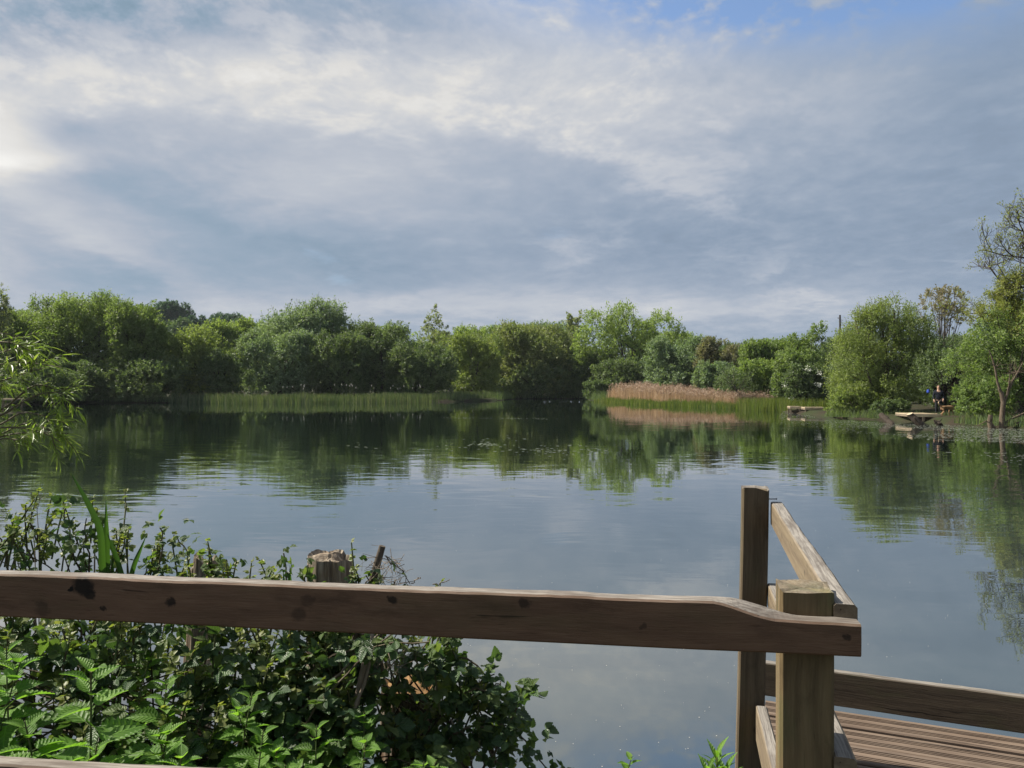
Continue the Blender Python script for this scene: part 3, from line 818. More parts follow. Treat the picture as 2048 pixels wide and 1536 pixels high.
tree('tree', 'dark overhanging tree added to shade the person and dog', 'tree', 1888, 76, 672, 47.5, 'sallow_dark', 'bark_dark', ov=3.0, seed=37, stems=2, limbs=24, gaps=0.36,
     lobes=[(0, 0, 0.78, 0.9, 0.9, 0.2), (-0.5, -0.5, 0.64, 0.5, 0.6, 0.14), (0.3, -0.6, 0.66, 0.6, 0.6, 0.16), (-0.9, 0.2, 0.6, 0.4, 0.5, 0.2), (-0.80, -0.8, 0.46, 0.42, 0.7, 0.22), (-0.2, -0.9, 0.55, 0.5, 0.5, 0.12)])  # tree added for its shade; low left and front lobes keep sun off the person
tree('tree', 'bright green tree sweeping down to the water at the right', 'tree', 2028, 128, 618, 40, 'bright', 'bark', ov=3.4, seed=35, stems=3, limbs=30, shoots=60, gaps=0.34, depth=0.7, leafk=2.2, aspect=0.6,
     lobes=[(0.1, 0, 0.78, 0.70, 0.5, 0.20), (-0.35, 0, 0.66, 0.42, 0.4, 0.16), (-0.62, 0.1, 0.50, 0.42, 0.34, 0.14), (0.4, 0, 0.55, 0.6, 0.5, 0.25), (-0.30, 0.2, 0.36, 0.45, 0.4, 0.18), (0.0, 0.3, 0.2, 0.6, 0.4, 0.2), (0.6, 0.2, 0.25, 0.6, 0.5, 0.26)])
tree('bush', 'low yellow-green bush over the bank beside the dead tree', 'bush', 1970, 62, 752, 39, 'bright', 'bark', ov=3.0, seed=36, stems=3, limbs=20, gaps=0.36, nsub=8)

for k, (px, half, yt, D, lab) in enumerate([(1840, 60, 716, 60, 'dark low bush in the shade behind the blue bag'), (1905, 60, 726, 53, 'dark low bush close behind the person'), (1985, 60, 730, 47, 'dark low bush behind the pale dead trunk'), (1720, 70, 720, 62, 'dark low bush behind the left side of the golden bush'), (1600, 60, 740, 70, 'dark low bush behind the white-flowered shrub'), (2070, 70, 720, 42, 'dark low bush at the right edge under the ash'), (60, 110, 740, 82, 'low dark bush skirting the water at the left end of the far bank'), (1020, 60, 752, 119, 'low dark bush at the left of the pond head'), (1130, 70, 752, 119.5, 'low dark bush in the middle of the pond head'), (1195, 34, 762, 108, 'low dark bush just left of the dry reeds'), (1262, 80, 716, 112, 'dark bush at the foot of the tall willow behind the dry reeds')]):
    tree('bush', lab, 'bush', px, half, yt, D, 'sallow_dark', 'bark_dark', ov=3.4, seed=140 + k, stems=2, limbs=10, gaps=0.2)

# bank growth just outside the view, left and right
for k, (x, y, r, h, leaf, lab) in enumerate([(-19, 17, 3.2, 5.0, 'sallow', 'round green bush on the near left bank, outside the left edge'), (-29, 26, 4.0, 6.5, 'sallow_dark', 'dark bush on the left bank between the near and middle bends'), (-43, 41, 5.0, 8.0, 'sallow', 'large green bush on the left bank at the middle bend'), (-58, 60, 6.0, 9.5, 'sallow_dark', 'tall dark bush on the left bank before the far corner'), (-12, 9, 1.6, 2.2, 'bright', 'low bright bush close by on the near left bank'), (33, 20, 3.5, 6.0, 'bright', 'bright green bush on the near right bank beyond the platform'), (36, 31, 4.0, 7.0, 'sallow', 'green bush on the right bank beyond the dead tree')]):
    tree('bush', lab, 'bush', 1024 + FPX * x / y, r * FPX / y, HOR - (h - 1.4) * FPX / y, float(y), leaf, 'bark_dark', ov=2.4, seed=180 + k, stems=3, limbs=10, leafk=max(2.3, 2.3 * 45 / y))

# ash with mostly bare, upswept twigs at the right edge
def ash():
    rg = np.random.default_rng(77)
    D = 41.0
    X = (2072 - 1024) / FPX * D
    gz = 0.6
    root = thing('ash_tree', 'tall half-bare ash with upturned twigs cut by the right edge', 'tree', (X, D, gz))
    s = D / FPX
    def p(px, py, dy=0.0):
        return np.array([(px - 2092) * s, dy, EYE + (HOR - py) * s - gz])
    tb = MB(); lb = MB(); ends = []
    trunk = np.array([p(2096, 840), p(2090, 700), p(2100, 560), p(2096, 440), p(2105, 360)])
    tb.tube(bez(trunk[0], trunk[1], trunk[2], 6), np.linspace(0.26, 0.17, 6), 8)
    tb.tube(bez(trunk[2], trunk[3], trunk[4], 6), np.linspace(0.17, 0.06, 6), 7)
    def grow(a, dirv, length, rad, lvl):
        n = 6
        pts = [a]; dv = dirv.copy()
        for k in range(n):
            dv = unit(dv + rg.normal(size=3) * 0.16 + np.array([0, 0, 0.05 if lvl < 2 else 0.14]))
            pts.append(pts[-1] + dv * length / n)
        pts = np.array(pts)
        tb.tube(pts, np.linspace(rad, rad * 0.45, n + 1), 5 if lvl < 2 else 4)
        if lvl >= 3:
            ends.append((pts[-1], dv)); return
        m = (7, 5, 4)[lvl]
        for k in range(m):
            t = rg.uniform(0.25, 1.0)
            q = pts[int(t * n)]
            side = unit(np.cross(dv, rg.normal(size=3)))
            grow(q, unit(dv * 0.75 + side * 0.75 + np.array([0, 0, -0.12 if lvl < 2 else 0.1])), length * rg.uniform(0.4, 0.62), rad * 0.5, lvl + 1)
        ends.append((pts[-1], dv))
    for (a, b, l) in [((2098, 640), (1960, 560), 1.0), ((2098, 600), (1958, 490), 1.0), ((2098, 540), (1985, 440), 1.0), ((2098, 470), (2010, 400), .95), ((2098, 680), (1950, 600), 0.9), ((2100, 560), (2180, 440), 1.0), ((2098, 520), (2060, 380), 0.9), ((2096, 700), (2010, 640), 0.8), ((2098, 620), (1990, 585), 0.9), ((2098, 590), (2000, 530), 0.9), ((2098, 660), (1985, 625), 0.9), ((2098, 560), (2020, 470), 0.9)]:
        A, Bq = p(*a, 0), p(*b, rg.uniform(-1.6, 1.6))
        grow(A, unit(Bq - A + np.array([0, 0, -0.25])), np.linalg.norm(Bq - A) * 0.74 * l, 0.055, 0)
    low = [e for e in ends]
    P, A = [], []
    for (q, dv) in low:
        dens = np.clip((9.0 - q[2]) / 4.0, 0.0, 1.0) * 0.95 + 0.30
        if rg.random() < dens:
            k = 4 + int(11 * dens)
            P.append(q + rg.normal(size=(k, 3)) * 0.09); A.append(unit(dv + rg.normal(size=(k, 3)) * 0.8))
    P = np.concatenate(P); A = np.concatenate(A)
    place_leaves(lb, DIAMOND_V, DIAMOND_F, P, A, unit(rg.normal(size=P.shape) + [0, 0, 0.8]), rg.uniform(0.09, 0.16, len(P)), rg.uniform(0.04, 0.07, len(P)))
    tb.build('trunk', M['bark_dark'], root, smooth=True)
    lb.build('crown', M['ash'], root)
ash()

# dark forked limb of the tall willow (part of its trunk, seen through the crown)
wl = [o for o in COL.objects if o.name.startswith('willow') and o.get('category') == 'tree'][0]
s = 116 / FPX; zb = wl.location.z
def wp(px, py, dy=-2.5): return np.array([(px - 1262) * s, dy, EYE + (HOR - py) * s - zb])
tb = MB()
tb.tube([wp(1246, 812, 0), wp(1248, 760, -1), wp(1246, 700), wp(1240, 650)], [0.36, 0.30, 0.20, 0.08], 8)
tb.tube([wp(1247, 735, -1.2), wp(1225, 718), wp(1200, 700), wp(1178, 682)], [0.22, 0.18, 0.12, 0.05], 7)
tb.tube([wp(1247, 745, -1.2), wp(1275, 712), wp(1300, 690), wp(1318, 668)], [0.24, 0.19, 0.12, 0.05], 7)
tb.tube([wp(1246, 700), wp(1262, 672), wp(1275, 640)], [0.17, 0.11, 0.05], 6)
tb.tube([wp(1246, 690), wp(1228, 664), wp(1222, 645)], [0.15, 0.10, 0.05], 6)
tb.build('limb', M['bark_dark'], wl, smooth=True)
# ------------------------------------------------------------------ reeds and sedge (nobody could count the stems)
def blades(mb, P, h, wdt, lean, rg, droop=0.25, mi=0, seg=3):
    k = len(P)
    a = rg.uniform(0, 2 * math.pi, k)
    ld = np.stack([np.cos(a), np.sin(a), np.zeros(k)], -1) * lean[:, None]
    fa = rg.uniform(0, math.pi, k)
    side = np.stack([np.cos(fa), np.sin(fa) * 0.5, np.zeros(k)], -1)
    rows = []
    for q in range(seg + 1):
        t = q / seg
        c = P + np.array([0, 0, 1.0]) * (h * (t - droop * t * t * lean))[:, None] + ld * (h * t ** 1.8)[:, None]
        wq = wdt * (1 - 0.85 * t)
        rows += [c - side * wq[:, None] / 2, c + side * wq[:, None] / 2]
    v = np.stack(rows, 1)
    f = [[2 * q, 2 * q + 1, 2 * q + 3, 2 * q + 2] for q in range(seg)]
    mb.addmany(v, f, mi)

def scatter_along(line, n, rg, w0, w1):
    """n points in a strip along a polyline of (x, y), w0..w1 metres to its left (landward)"""
    line = np.array(line, float)
    seg = np.linalg.norm(np.diff(line, axis=0), axis=1)
    cum = np.concatenate([[0], np.cumsum(seg)])
    t = rg.random(n) * cum[-1]
    i = np.clip(np.searchsorted(cum, t) - 1, 0, len(seg) - 1)
    u = (t - cum[i]) / seg[i]
    p = line[i] + (line[i + 1] - line[i]) * u[:, None]
    d = unit(line[i + 1] - line[i])
    nrm = np.stack([-d[:, 1], d[:, 0]], -1)
    off = rg.uniform(w0, w1, n)
    return np.concatenate([p + nrm * off[:, None], np.zeros((n, 1))], 1), t / cum[-1], off

def wat(px, py):
    D = EYE * FPX / (py - HOR)
    return ((px - 1024) / FPX * D, D)

rg = np.random.default_rng(21)
L1 = [wat(340, 806), wat(480, 807), wat(640, 807), wat(800, 805.5), wat(920, 803), wat(1004, 799.5)]
P, t, off = scatter_along(L1, 11000, rg, -0.4, 4.5)
hh = (1.05 + 0.30 * vnoise(np.stack([P[:, 0] * 0.6, P[:, 1] * 0.6, 0 * t], -1), 4)) * rg.uniform(0.7, 1.15, len(P)) * np.where(t > 0.94, 1 - (t - 0.94) * 9, 1)
hh *= 0.75 + 0.35 * vnoise(np.stack([t * 40, 0 * t, 0 * t], -1), 8)
mb = MB(); blades(mb, P, hh, rg.uniform(0.05, 0.10, len(P)), rg.uniform(0.02, 0.22, len(P)), rg)
tag(mb.build('sedge_bed', M['sedge']), 'low green sedge fringing the left bank of the pond', kind='stuff')
# bulrush seed heads standing at the back of the sedge
P, t, off = scatter_along(L1, 90, rg, 3.5, 5.0)
P = P[(vnoise(np.stack([t * 30, t * 0, t * 0], -1)[: len(P)], 3) > 0.42) & (t > 0.2) & (t < 0.97)]
mb = MB(); hd = MB()
for q in P:
    h = rg.uniform(1.7, 2.35); l = rg.normal(size=2) * 0.05
    top = q + np.array([l[0], l[1], h])
    mb.tube([q, lerp(q, top, 0.5), top], [0.022, 0.02, 0.014], 4)
    mb.tube([top - [0, 0, 0.26], top - [0, 0, 0.2], top - [0, 0, 0.08], top], [0.015, 0.036, 0.04, 0.012], 5, mi=1)
tag(mb.build('bulrush_heads', [M['sedge'], M['fluff']]), 'pale fluffy bulrush heads standing along the back of the sedge', kind='stuff')

# dry reeds on the right bank with a green front
L2 = [wat(1492, 817), wat(1450, 816.5), wat(1390, 813.5), wat(1300, 810), wat(1240, 806), wat(1193, 802.5)][::-1]
L2 = [(x, y) for x, y in L2]
def strip(line, n, w0, w1):
    return scatter_along(line, n, rg, w0, w1)
P, t, off = strip(L2, 9000, 1.2, 5.5)
hh = (EYE + 0 * t) * 0 + rg.uniform(0.70, 1.1, len(P)) * lerp(2.2, 1.1, t ** 1.5) * np.minimum(1, 0.55 + t * 9) * (0.70 + 0.3 * vnoise(np.stack([t * 90, t * 0, off], -1), 7)) * (0.95 + 0.3 * vnoise(np.stack([t * 26, t * 0, off], -1), 5))
mb = MB(); blades(mb, P, hh, rg.uniform(0.035, 0.06, len(P)), rg.uniform(0.01, 0.12, len(P)), rg)
hm = MB()
sel = rg.random(len(P)) < 0.30
for q, h_ in zip(P[sel], hh[sel]):
    pass
Q = P[sel] + np.stack([rg.normal(size=sel.sum()) * 0.06, rg.normal(size=sel.sum()) * 0.06, hh[sel]], -1)
k = 5
QQ = np.repeat(Q, k, 0) + rg.normal(size=(len(Q) * k, 3)) * np.array([0.09, 0.09, 0.10])
ax = unit(rg.normal(size=QQ.shape) * 0.45 + np.array([0.5, 0, 0.35]))
place_leaves(mb, DIAMOND_V, DIAMOND_F, QQ, ax, unit(rg.normal(size=QQ.shape)), rg.uniform(0.14, 0.28, len(QQ)), rg.uniform(0.04, 0.075, len(QQ)), mi=1)
tag(mb.build('reed_bed', [M['reed'], M['reedhead']]), 'bed of dry tan reeds with feathery tops on the right bank', kind='stuff')
P, t, off = strip(L2, 7000, -0.5, 1.6)
cl = vnoise(np.stack([t * 22, off * 0.5, t * 0], -1), 6)
hh = rg.uniform(0.45, 1.0, len(P)) * (0.30 + 1.0 * cl) * lerp(0.65, 0.95, t)
mb = MB(); blades(mb, P, hh, rg.uniform(0.04, 0.07, len(P)), rg.uniform(0.03, 0.25, len(P)), rg)
tag(mb.build('young_reeds', M['rushgreen']), 'fresh green reed shoots along the water in front of the dry reeds', kind='stuff')
L3 = [wat(1478, 818), wat(1520, 821), wat(1560, 822.5), wat(1585, 824.5)][::-1]
P, t, off = strip(L3[::-1], 5500, -0.4, 4.5)
hh = rg.uniform(0.5, 1.0, len(P)) * 1.15
mb = MB(); blades(mb, P, hh, rg.uniform(0.04, 0.06, len(P)), rg.uniform(0.03, 0.25, len(P)), rg)
tag(mb.build('bank_grass', M['rushgreen']), 'bright bank grass between the dry reeds and the far platforms', kind='stuff')

# low undergrowth along the right bank
L4 = [wat(1650, 836), wat(1760, 840.5), wat(1880, 847), wat(1960, 854), wat(2060, 859)]
P, t, off = strip(L4, 3500, -0.2, 3.5)
keep = ~((P[:, 0] > 20.5) & (P[:, 0] < 24.5) & (P[:, 1] > 38.5) & (P[:, 1] < 44.0))
P = P[keep]; hh = rg.uniform(0.15, 0.5, len(P)) + 0.1
for line, n_ in (([wat(-60, 813), wat(150, 806.2), wat(345, 806)], 2600), ([(-1.9, 102.5), (0.4, 115.6), (11.0, 116.6), (11.3, 99)], 2600)):
    P2, t2, o2 = scatter_along(line, n_, rg, -0.2, 2.4)
    P = np.vstack([P, P2]); hh = np.concatenate([hh, rg.uniform(0.4, 1.5, n_)])
mb = MB(); blades(mb, P + [0, 0, 0.1], hh, rg.uniform(0.03, 0.06, len(P)), rg.uniform(0.1, 0.5, len(P)), rg)
tag(mb.build('bank_weeds', M['sallow_dark']), 'dark weeds along the banks under the overhanging bushes', kind='stuff')

# ------------------------------------------------------------------ leaning sapling at the end of the reeds
sp = at(1492, 815, 69.0); sp[2] = 0.1
root = thing('sapling', 'small leaning sapling at the right end of the dry reeds', 'tree', sp)
s = 69 / FPX
def q_(px, py, dy=0): return np.array([(px - 1492) * s, dy, EYE + (HOR - py) * s - 0.1])
tb = MB()
tb.tube([q_(1493, 820), q_(1484, 797), q_(1472, 778), q_(1462, 760)], [0.13, 0.11, 0.08, 0.03], 6)
ends = []
for (a, b) in [((1480, 790), (1446, 762)), ((1474, 780), (1440, 752)), ((1476, 783), (1492, 752)), ((1468, 770), (1470, 738)), ((1484, 798), (1505, 770)), ((1470, 775), (1448, 740)), ((1480, 790), (1500, 756))]:
    dy = rg.uniform(-1, 1)
    tb.tube(bez(q_(*a), lerp(q_(*a), q_(*b, dy), 0.5) + [0, 0, 0.1], q_(*b, dy), 5), [0.05, 0.04, 0.03, 0.02, 0.012], 4)
    for k in range(40):
        ends.append(lerp(q_(*a), q_(*b, dy), rg.uniform(0.3, 1.1)) + rg.normal(size=3) * 0.28)
tb.build('trunk', M['bark'], root, smooth=True)
E_ = np.array(ends); E_ = np.repeat(E_, 5, 0) + rg.normal(size=(len(E_) * 5, 3)) * 0.15
mb = MB(); place_leaves(mb, DIAMOND_V, DIAMOND_F, E_, unit(rg.normal(size=E_.shape)), unit(rg.normal(size=E_.shape) + [0, 0, .6]), rg.uniform(0.1, 0.2, len(E_)), rg.uniform(0.05, 0.08, len(E_)))
mb.build('crown', M['sallow_dark'], root)

# ------------------------------------------------------------------ utility poles
for (px, yt, D, lab) in [(1680, 630, 100, 'dark utility pole showing above the golden bush'), (1442, 676, 130, 'dark pole top just clear of the brownish hawthorn')]:
    b = at(px, yt, D); h = b[2] - 0.6
    root = thing('utility_pole', lab, 'pole', (b[0], b[1], 0.6), group='poles behind the right bank')
    tb = MB(); tb.tube([[0, 0, 0], [0, 0, h * 0.5], [0, 0, h]], [0.15, 0.13, 0.11], 8)
    tb.build('pole', M['pole'], root, smooth=True)
    ib = MB(); ib.tube([[-0.16, 0, h - 0.5], [-0.26, 0, h - 0.5], [-0.26, 0, h - 0.35], [-0.26, 0, h - 0.3]], [0.03, 0.03, 0.05, 0.03], 6)
    ib.build('insulator', M['pole'], root, smooth=True)

# ------------------------------------------------------------------ fishing platforms across the water
def box(mb, lo, hi, mi=0, bev=0.0):
    lo = np.array(lo, float); hi = np.array(hi, float)
    if bev:
        bm_v = []
        # chamfered along the four long (x) edges
        y0, y1, z0, z1 = lo[1], hi[1], lo[2], hi[2]; b = bev
        sec = [(y0 + b, z0), (y1 - b, z0), (y1, z0 + b), (y1, z1 - b), (y1 - b, z1), (y0 + b, z1), (y0, z1 - b), (y0, z0 + b)]
        v = [[x, y, z] for x in (lo[0], hi[0]) for (y, z) in sec]
        n = 8
        mb.add(v, [[k, (k + 1) % n, n + (k + 1) % n, n + k] for k in range(n)], mi)
        for o_, fl in ((0, True), (n, False)):
            mb.add(np.array(v)[o_:o_ + n], [[0, 1, 2, 3], [0, 3, 4, 7], [4, 5, 6, 7]] if not fl else [[3, 2, 1, 0], [7, 4, 3, 0], [7, 6, 5, 4]], mi)
        return
    v = [[x, y, z] for x in (lo[0], hi[0]) for y in (lo[1], hi[1]) for z in (lo[2], hi[2])]
    mb.add(v, [[0, 1, 3, 2], [4, 6, 7, 5], [0, 4, 5, 1], [2, 3, 7, 6], [0, 2, 6, 4], [1, 5, 7, 3]], mi)

def platform(label, cx, cy, rz, Lx, Ly, z, legs, group='fishing platforms on the far banks'):
    root = thing('fishing_platform', label, 'platform', (cx, cy, 0), rz, group)
    mb = MB()
    n = max(4, int(Ly / 0.16)); st = Ly / n
    for k in range(n):
        box(mb, [-Lx / 2, k * st, z - 0.04 + 0.004 * (k % 2)], [Lx / 2, k * st + st - 0.012, z + 0.004 * (k % 2)])
    mb.build('deck', M['cutwood'], root)
    mb = MB(); box(mb, [-Lx / 2 - 0.01, -0.045, z - 0.15], [Lx / 2 + 0.01, -0.004, z + 0.012]); mb.build('front_beam', M['cutwood'], root)
    for sx in (-1, 1):
        mb = MB(); box(mb, [sx * (Lx / 2 - 0.02) - 0.02, 0.0, z - 0.16], [sx * (Lx / 2 - 0.02) + 0.02, Ly, z - 0.045]); mb.build('side_beam', M['cutwood_dark'], root)
    for (lx, ly) in legs:
        mb = MB(); box(mb, [lx - 0.05, ly, -0.9], [lx + 0.05, ly + 0.1, z - 0.045]); mb.build('leg', M['cutwood_dark'], root)
    return root
c = at(1852, 829, 41); platform('pale wooden fishing platform by the dog and cut logs', c[0], 41, R(-8), 1.5, 2.4, 0.46, [(-0.1, 0.01), (0.68, 0.01), (-0.6, 2.0), (0.6, 2.0)])
c = at(1591, 814, 54.5); platform('small pale platform at the left of the far pair by the flowering shrub', c[0], 54.5, R(-14), 0.75, 1.8, 0.50, [(-0.31, 0.01), (0.31, 0.01), (-0.3, 1.5), (0.3, 1.5)])
c = at(1632, 817, 53); platform('wider pale platform at the right of the far pair, half behind the golden bush', c[0], 53, R(-10), 1.5, 1.8, 0.48, [(-0.66, 0.01), (0.66, 0.01), (-0.6, 1.5), (0.6, 1.5)])
c = at(2, 790, 74); platform('dim grey platform under the sallows at the left end of the far bank', c[0], 74, R(4), 2.2, 2.0, 0.75, [(-1.0, 0.01), (0.2, 0.01), (1.0, 0.01), (-0.9, 1.8), (0.9, 1.8)])

# ------------------------------------------------------------------ logs in the shallows, dead tree
def log(label, a, b, r, seed, stub=None, name='log'):
    rg = np.random.default_rng(seed)
    a, b = np.array(a, float), np.array(b, float)
    root = thing(name, label, 'log', b * [1, 1, 0])
    o = np.array([b[0], b[1], 0.0])
    n = 9
    pts = np.array([lerp(a, b, k / (n - 1)) - o for k in range(n)]) + rg.normal(size=(n, 3)) * 0.015
    rad = np.linspace(r, r * 1.06, n) * (1 + rg.normal(size=n) * 0.05)
    tb = MB(); tb.tube(pts, rad, 12, cap=False)
    if stub is not None:
        for (p0, p1, rr) in stub:
            tb.tube([np.array(p0) - o, lerp(np.array(p0), np.array(p1), 0.5) - o + rg.normal(size=3) * 0.03, np.array(p1) - o], [rr, rr * 0.8, rr * 0.5], 7)
    tb.build('trunk', M['bark_dark'], root, smooth=True)
    d = unit(pts[0] - pts[1]); sdv = unit(np.cross(d, [0, 0, 1.0])); u = np.cross(sdv, d)
    ang = np.arange(12) / 12 * 6.283
    ring = pts[0] + d * 0.006 + (np.cos(ang)[:, None] * sdv + np.sin(ang)[:, None] * u) * rad[0] * 0.97
    cb = MB(); cb.add(np.vstack([ring, pts[0] + d * 0.012]), [[k, (k + 1) % 12, 12] for k in range(12)])
    cb.build('cut_end', M['cutwood'], root)
    return root
log('dark log slanting out of the shallows left of the pale-ended log', at(1763, 830, 40.5), at(1787, 852, 39.6), 0.15, 1)
log('thick slanting log with a pale sawn end before the fishing platform', at(1814, 827, 38.5) + [0, -0.25, 0], at(1845, 853, 38.0), 0.17, 2, [(at(1838, 846, 38.0), at(1829, 834, 37.8), 0.05)])
log('short dark forked stump in the water under the platform corner', at(1871, 841, 37.8), at(1881, 852, 37.6), 0.12, 3, [(at(1878, 848, 37.6), at(1883, 839, 37.7), 0.05), (at(1875, 848, 37.6), at(1868, 839, 37.4), 0.04)], name='stump')

def dead_tree():
    D = 35.5; s = D / FPX; rg = np.random.default_rng(9)
    b = at(2004, 857, D)
    root = thing('dead_tree', 'pale dead forked trunk standing at the right water edge', 'tree', (b[0], D, 0))
    def p(px, py, dy=0): return np.array([(px - 2004) * s, dy, EYE + (HOR - py) * s])
    tb = MB()
    tb.tube([p(2004, 866), p(2004, 835), p(2007, 805), p(2003, 786), p(1997, 778)], [0.14, 0.12, 0.11, 0.095, 0.05], 9)
    tb.tube([p(2003, 788), p(1995, 765), p(1990, 735), p(1984, 715), p(1978, 700)], [0.07, 0.055, 0.045, 0.035, 0.02], 7)
    tb.tube([p(2007, 810), p(2016, 785), p(2024, 765), p(2035, 745), p(2046, 725)], [0.06, 0.05, 0.042, 0.035, 0.02], 6)
    tb.tube([p(2012, 795), p(2018, 770), p(2020, 745), p(2027, 715)], [0.04, 0.035, 0.025, 0.012], 5)
    tb.tube([p(2005, 850), p(2022, 838), p(2045, 828), p(2070, 815)], [0.08, 0.06, 0.05, 0.03], 6)
    tb.tube([p(2008, 856), p(2030, 846), p(2060, 842)], [0.06, 0.045, 0.03], 6)
    tb.tube([p(1994, 862), p(1985, 848), p(1972, 842), p(1955, 852)], [0.05, 0.04, 0.03, 0.02], 5)
    tb.tube([p(1986, 862, .1), p(1982, 845, .1), p(1984, 830, .1)], [0.12, 0.11, 0.10], 8)
    for k in range(26):
        a = [p(1990, 735), p(2024, 765), p(2035, 745), p(2020, 745), p(2045, 828)][k % 5] + rg.normal(size=3) * 0.05
        d = unit(np.array([rg.normal() * 0.8 + 0.3, rg.normal() * 0.5, rg.uniform(-0.2, 1)]))
        tb.tube([a, a + d * 0.35 + rg.normal(size=3) * 0.04, a + d * 0.7 + rg.normal(size=3) * 0.1], [0.018, 0.013, 0.006], 4)
    tb.build('trunk', M['bark_pale'], root, smooth=True)
dead_tree()

# ------------------------------------------------------------------ things floating on the water (uncountable)
def flakes(name, label, P, size, mat, rg, z=0.004):
    k = len(P); a = rg.uniform(0, 6.28, k)
    c, s_ = np.cos(a), np.sin(a)
    tv = np.array([[-1, -0.3], [-0.2, -0.8], [0.9, -0.4], [1.0, 0.3], [0.1, 0.9], [-0.8, 0.5]]) * 0.5
    v = np.zeros((k, 6, 3))
    v[:, :, 0] = P[:, None, 0] + (tv[None, :, 0] * c[:, None] - tv[None, :, 1] * s_[:, None]) * size[:, None]
    v[:, :, 1] = P[:, None, 1] + (tv[None, :, 0] * s_[:, None] + tv[None, :, 1] * c[:, None]) * size[:, None]
    v[:, :, 2] = z + rg.uniform(0, 0.002, k)[:, None]
    mb = MB(); mb.addmany(v, [[0, 1, 2, 5], [2, 3, 4, 5]])
    return tag(mb.build(name, M[mat]), label, kind='stuff')
M['weed'] = plain_mat('floating_weed_leaf', (0.10, 0.13, 0.06), (0.17, 0.19, 0.11), 3, 0.35, 0.5)
M['scum'] = plain_mat('pond_scum', (0.17, 0.19, 0.15), (0.26, 0.27, 0.23), 1.5, 0.4, 0.4)
rg = np.random.default_rng(31)
# a drifting line and loose pads out in the middle
P = []
for k in range(150):
    px = rg.uniform(880, 1095) if rg.random() < 0.8 else rg.uniform(820, 1120)
    P.append(wat(px, 836 + (px - 930) * 0.008 + rg.normal() * 0.8))
for (px, py, n, sx, sy) in [(972, 888, 60, 22, 4), (1110, 902, 40, 60, 8), (920, 893, 14, 60, 9), (1075, 898, 25, 90, 14), (1170, 900, 20, 40, 8), (700, 893, 8, 60, 6), (1000, 880, 14, 50, 8)]:
    for k in range(n):
        P.append(wat(px + rg.normal() * sx * 0.6, py + rg.normal() * sy * 0.6))
P = np.array(P)
flakes('pond_weed', 'scattered pads of pond weed floating in the middle of the pond', P, rg.uniform(0.04, 0.15, len(P)), 'weed', rg)
# scum and bits along the right bank
n = 9000
x = rg.uniform(1560, 2300, n); y = 822 + np.clip((x - 1560) * 0.075, 0, 60) + np.abs(rg.normal(size=n)) * (10 + (x - 1560) * 0.03)
P = np.array([wat(a, b) for a, b in zip(x, y)])
P = P[vnoise(np.stack([P[:, 0] * 0.5, P[:, 1] * 0.25, 0 * P[:, 0]], -1), 12) > 0.42]
P = P[pond_sd(P[:, 0], P[:, 1]) < -0.05]
flakes('pond_scum', 'grey-green scum and bits gathered along the right bank', P, rg.uniform(0.03, 0.11, len(P)) , 'scum', rg)
# willow fluff specks
n = 850
D_ = 3.3 / (1 - rg.random(n) * 0.93)
U_ = rg.uniform(-0.75, 0.95, n)
P = np.stack([U_ * D_, D_], -1)
P = P[pond_sd(P[:, 0], P[:, 1]) < -0.3]
flakes('willow_fluff', 'tiny white specks of willow fluff scattered on the water', P, rg.uniform(0.002, 0.0065, len(P)) * np.where(rg.random(len(P)) < 0.08, 1.8, 1) * (1 + P[:, 1] * 0.03), 'fluff', rg, 0.006)
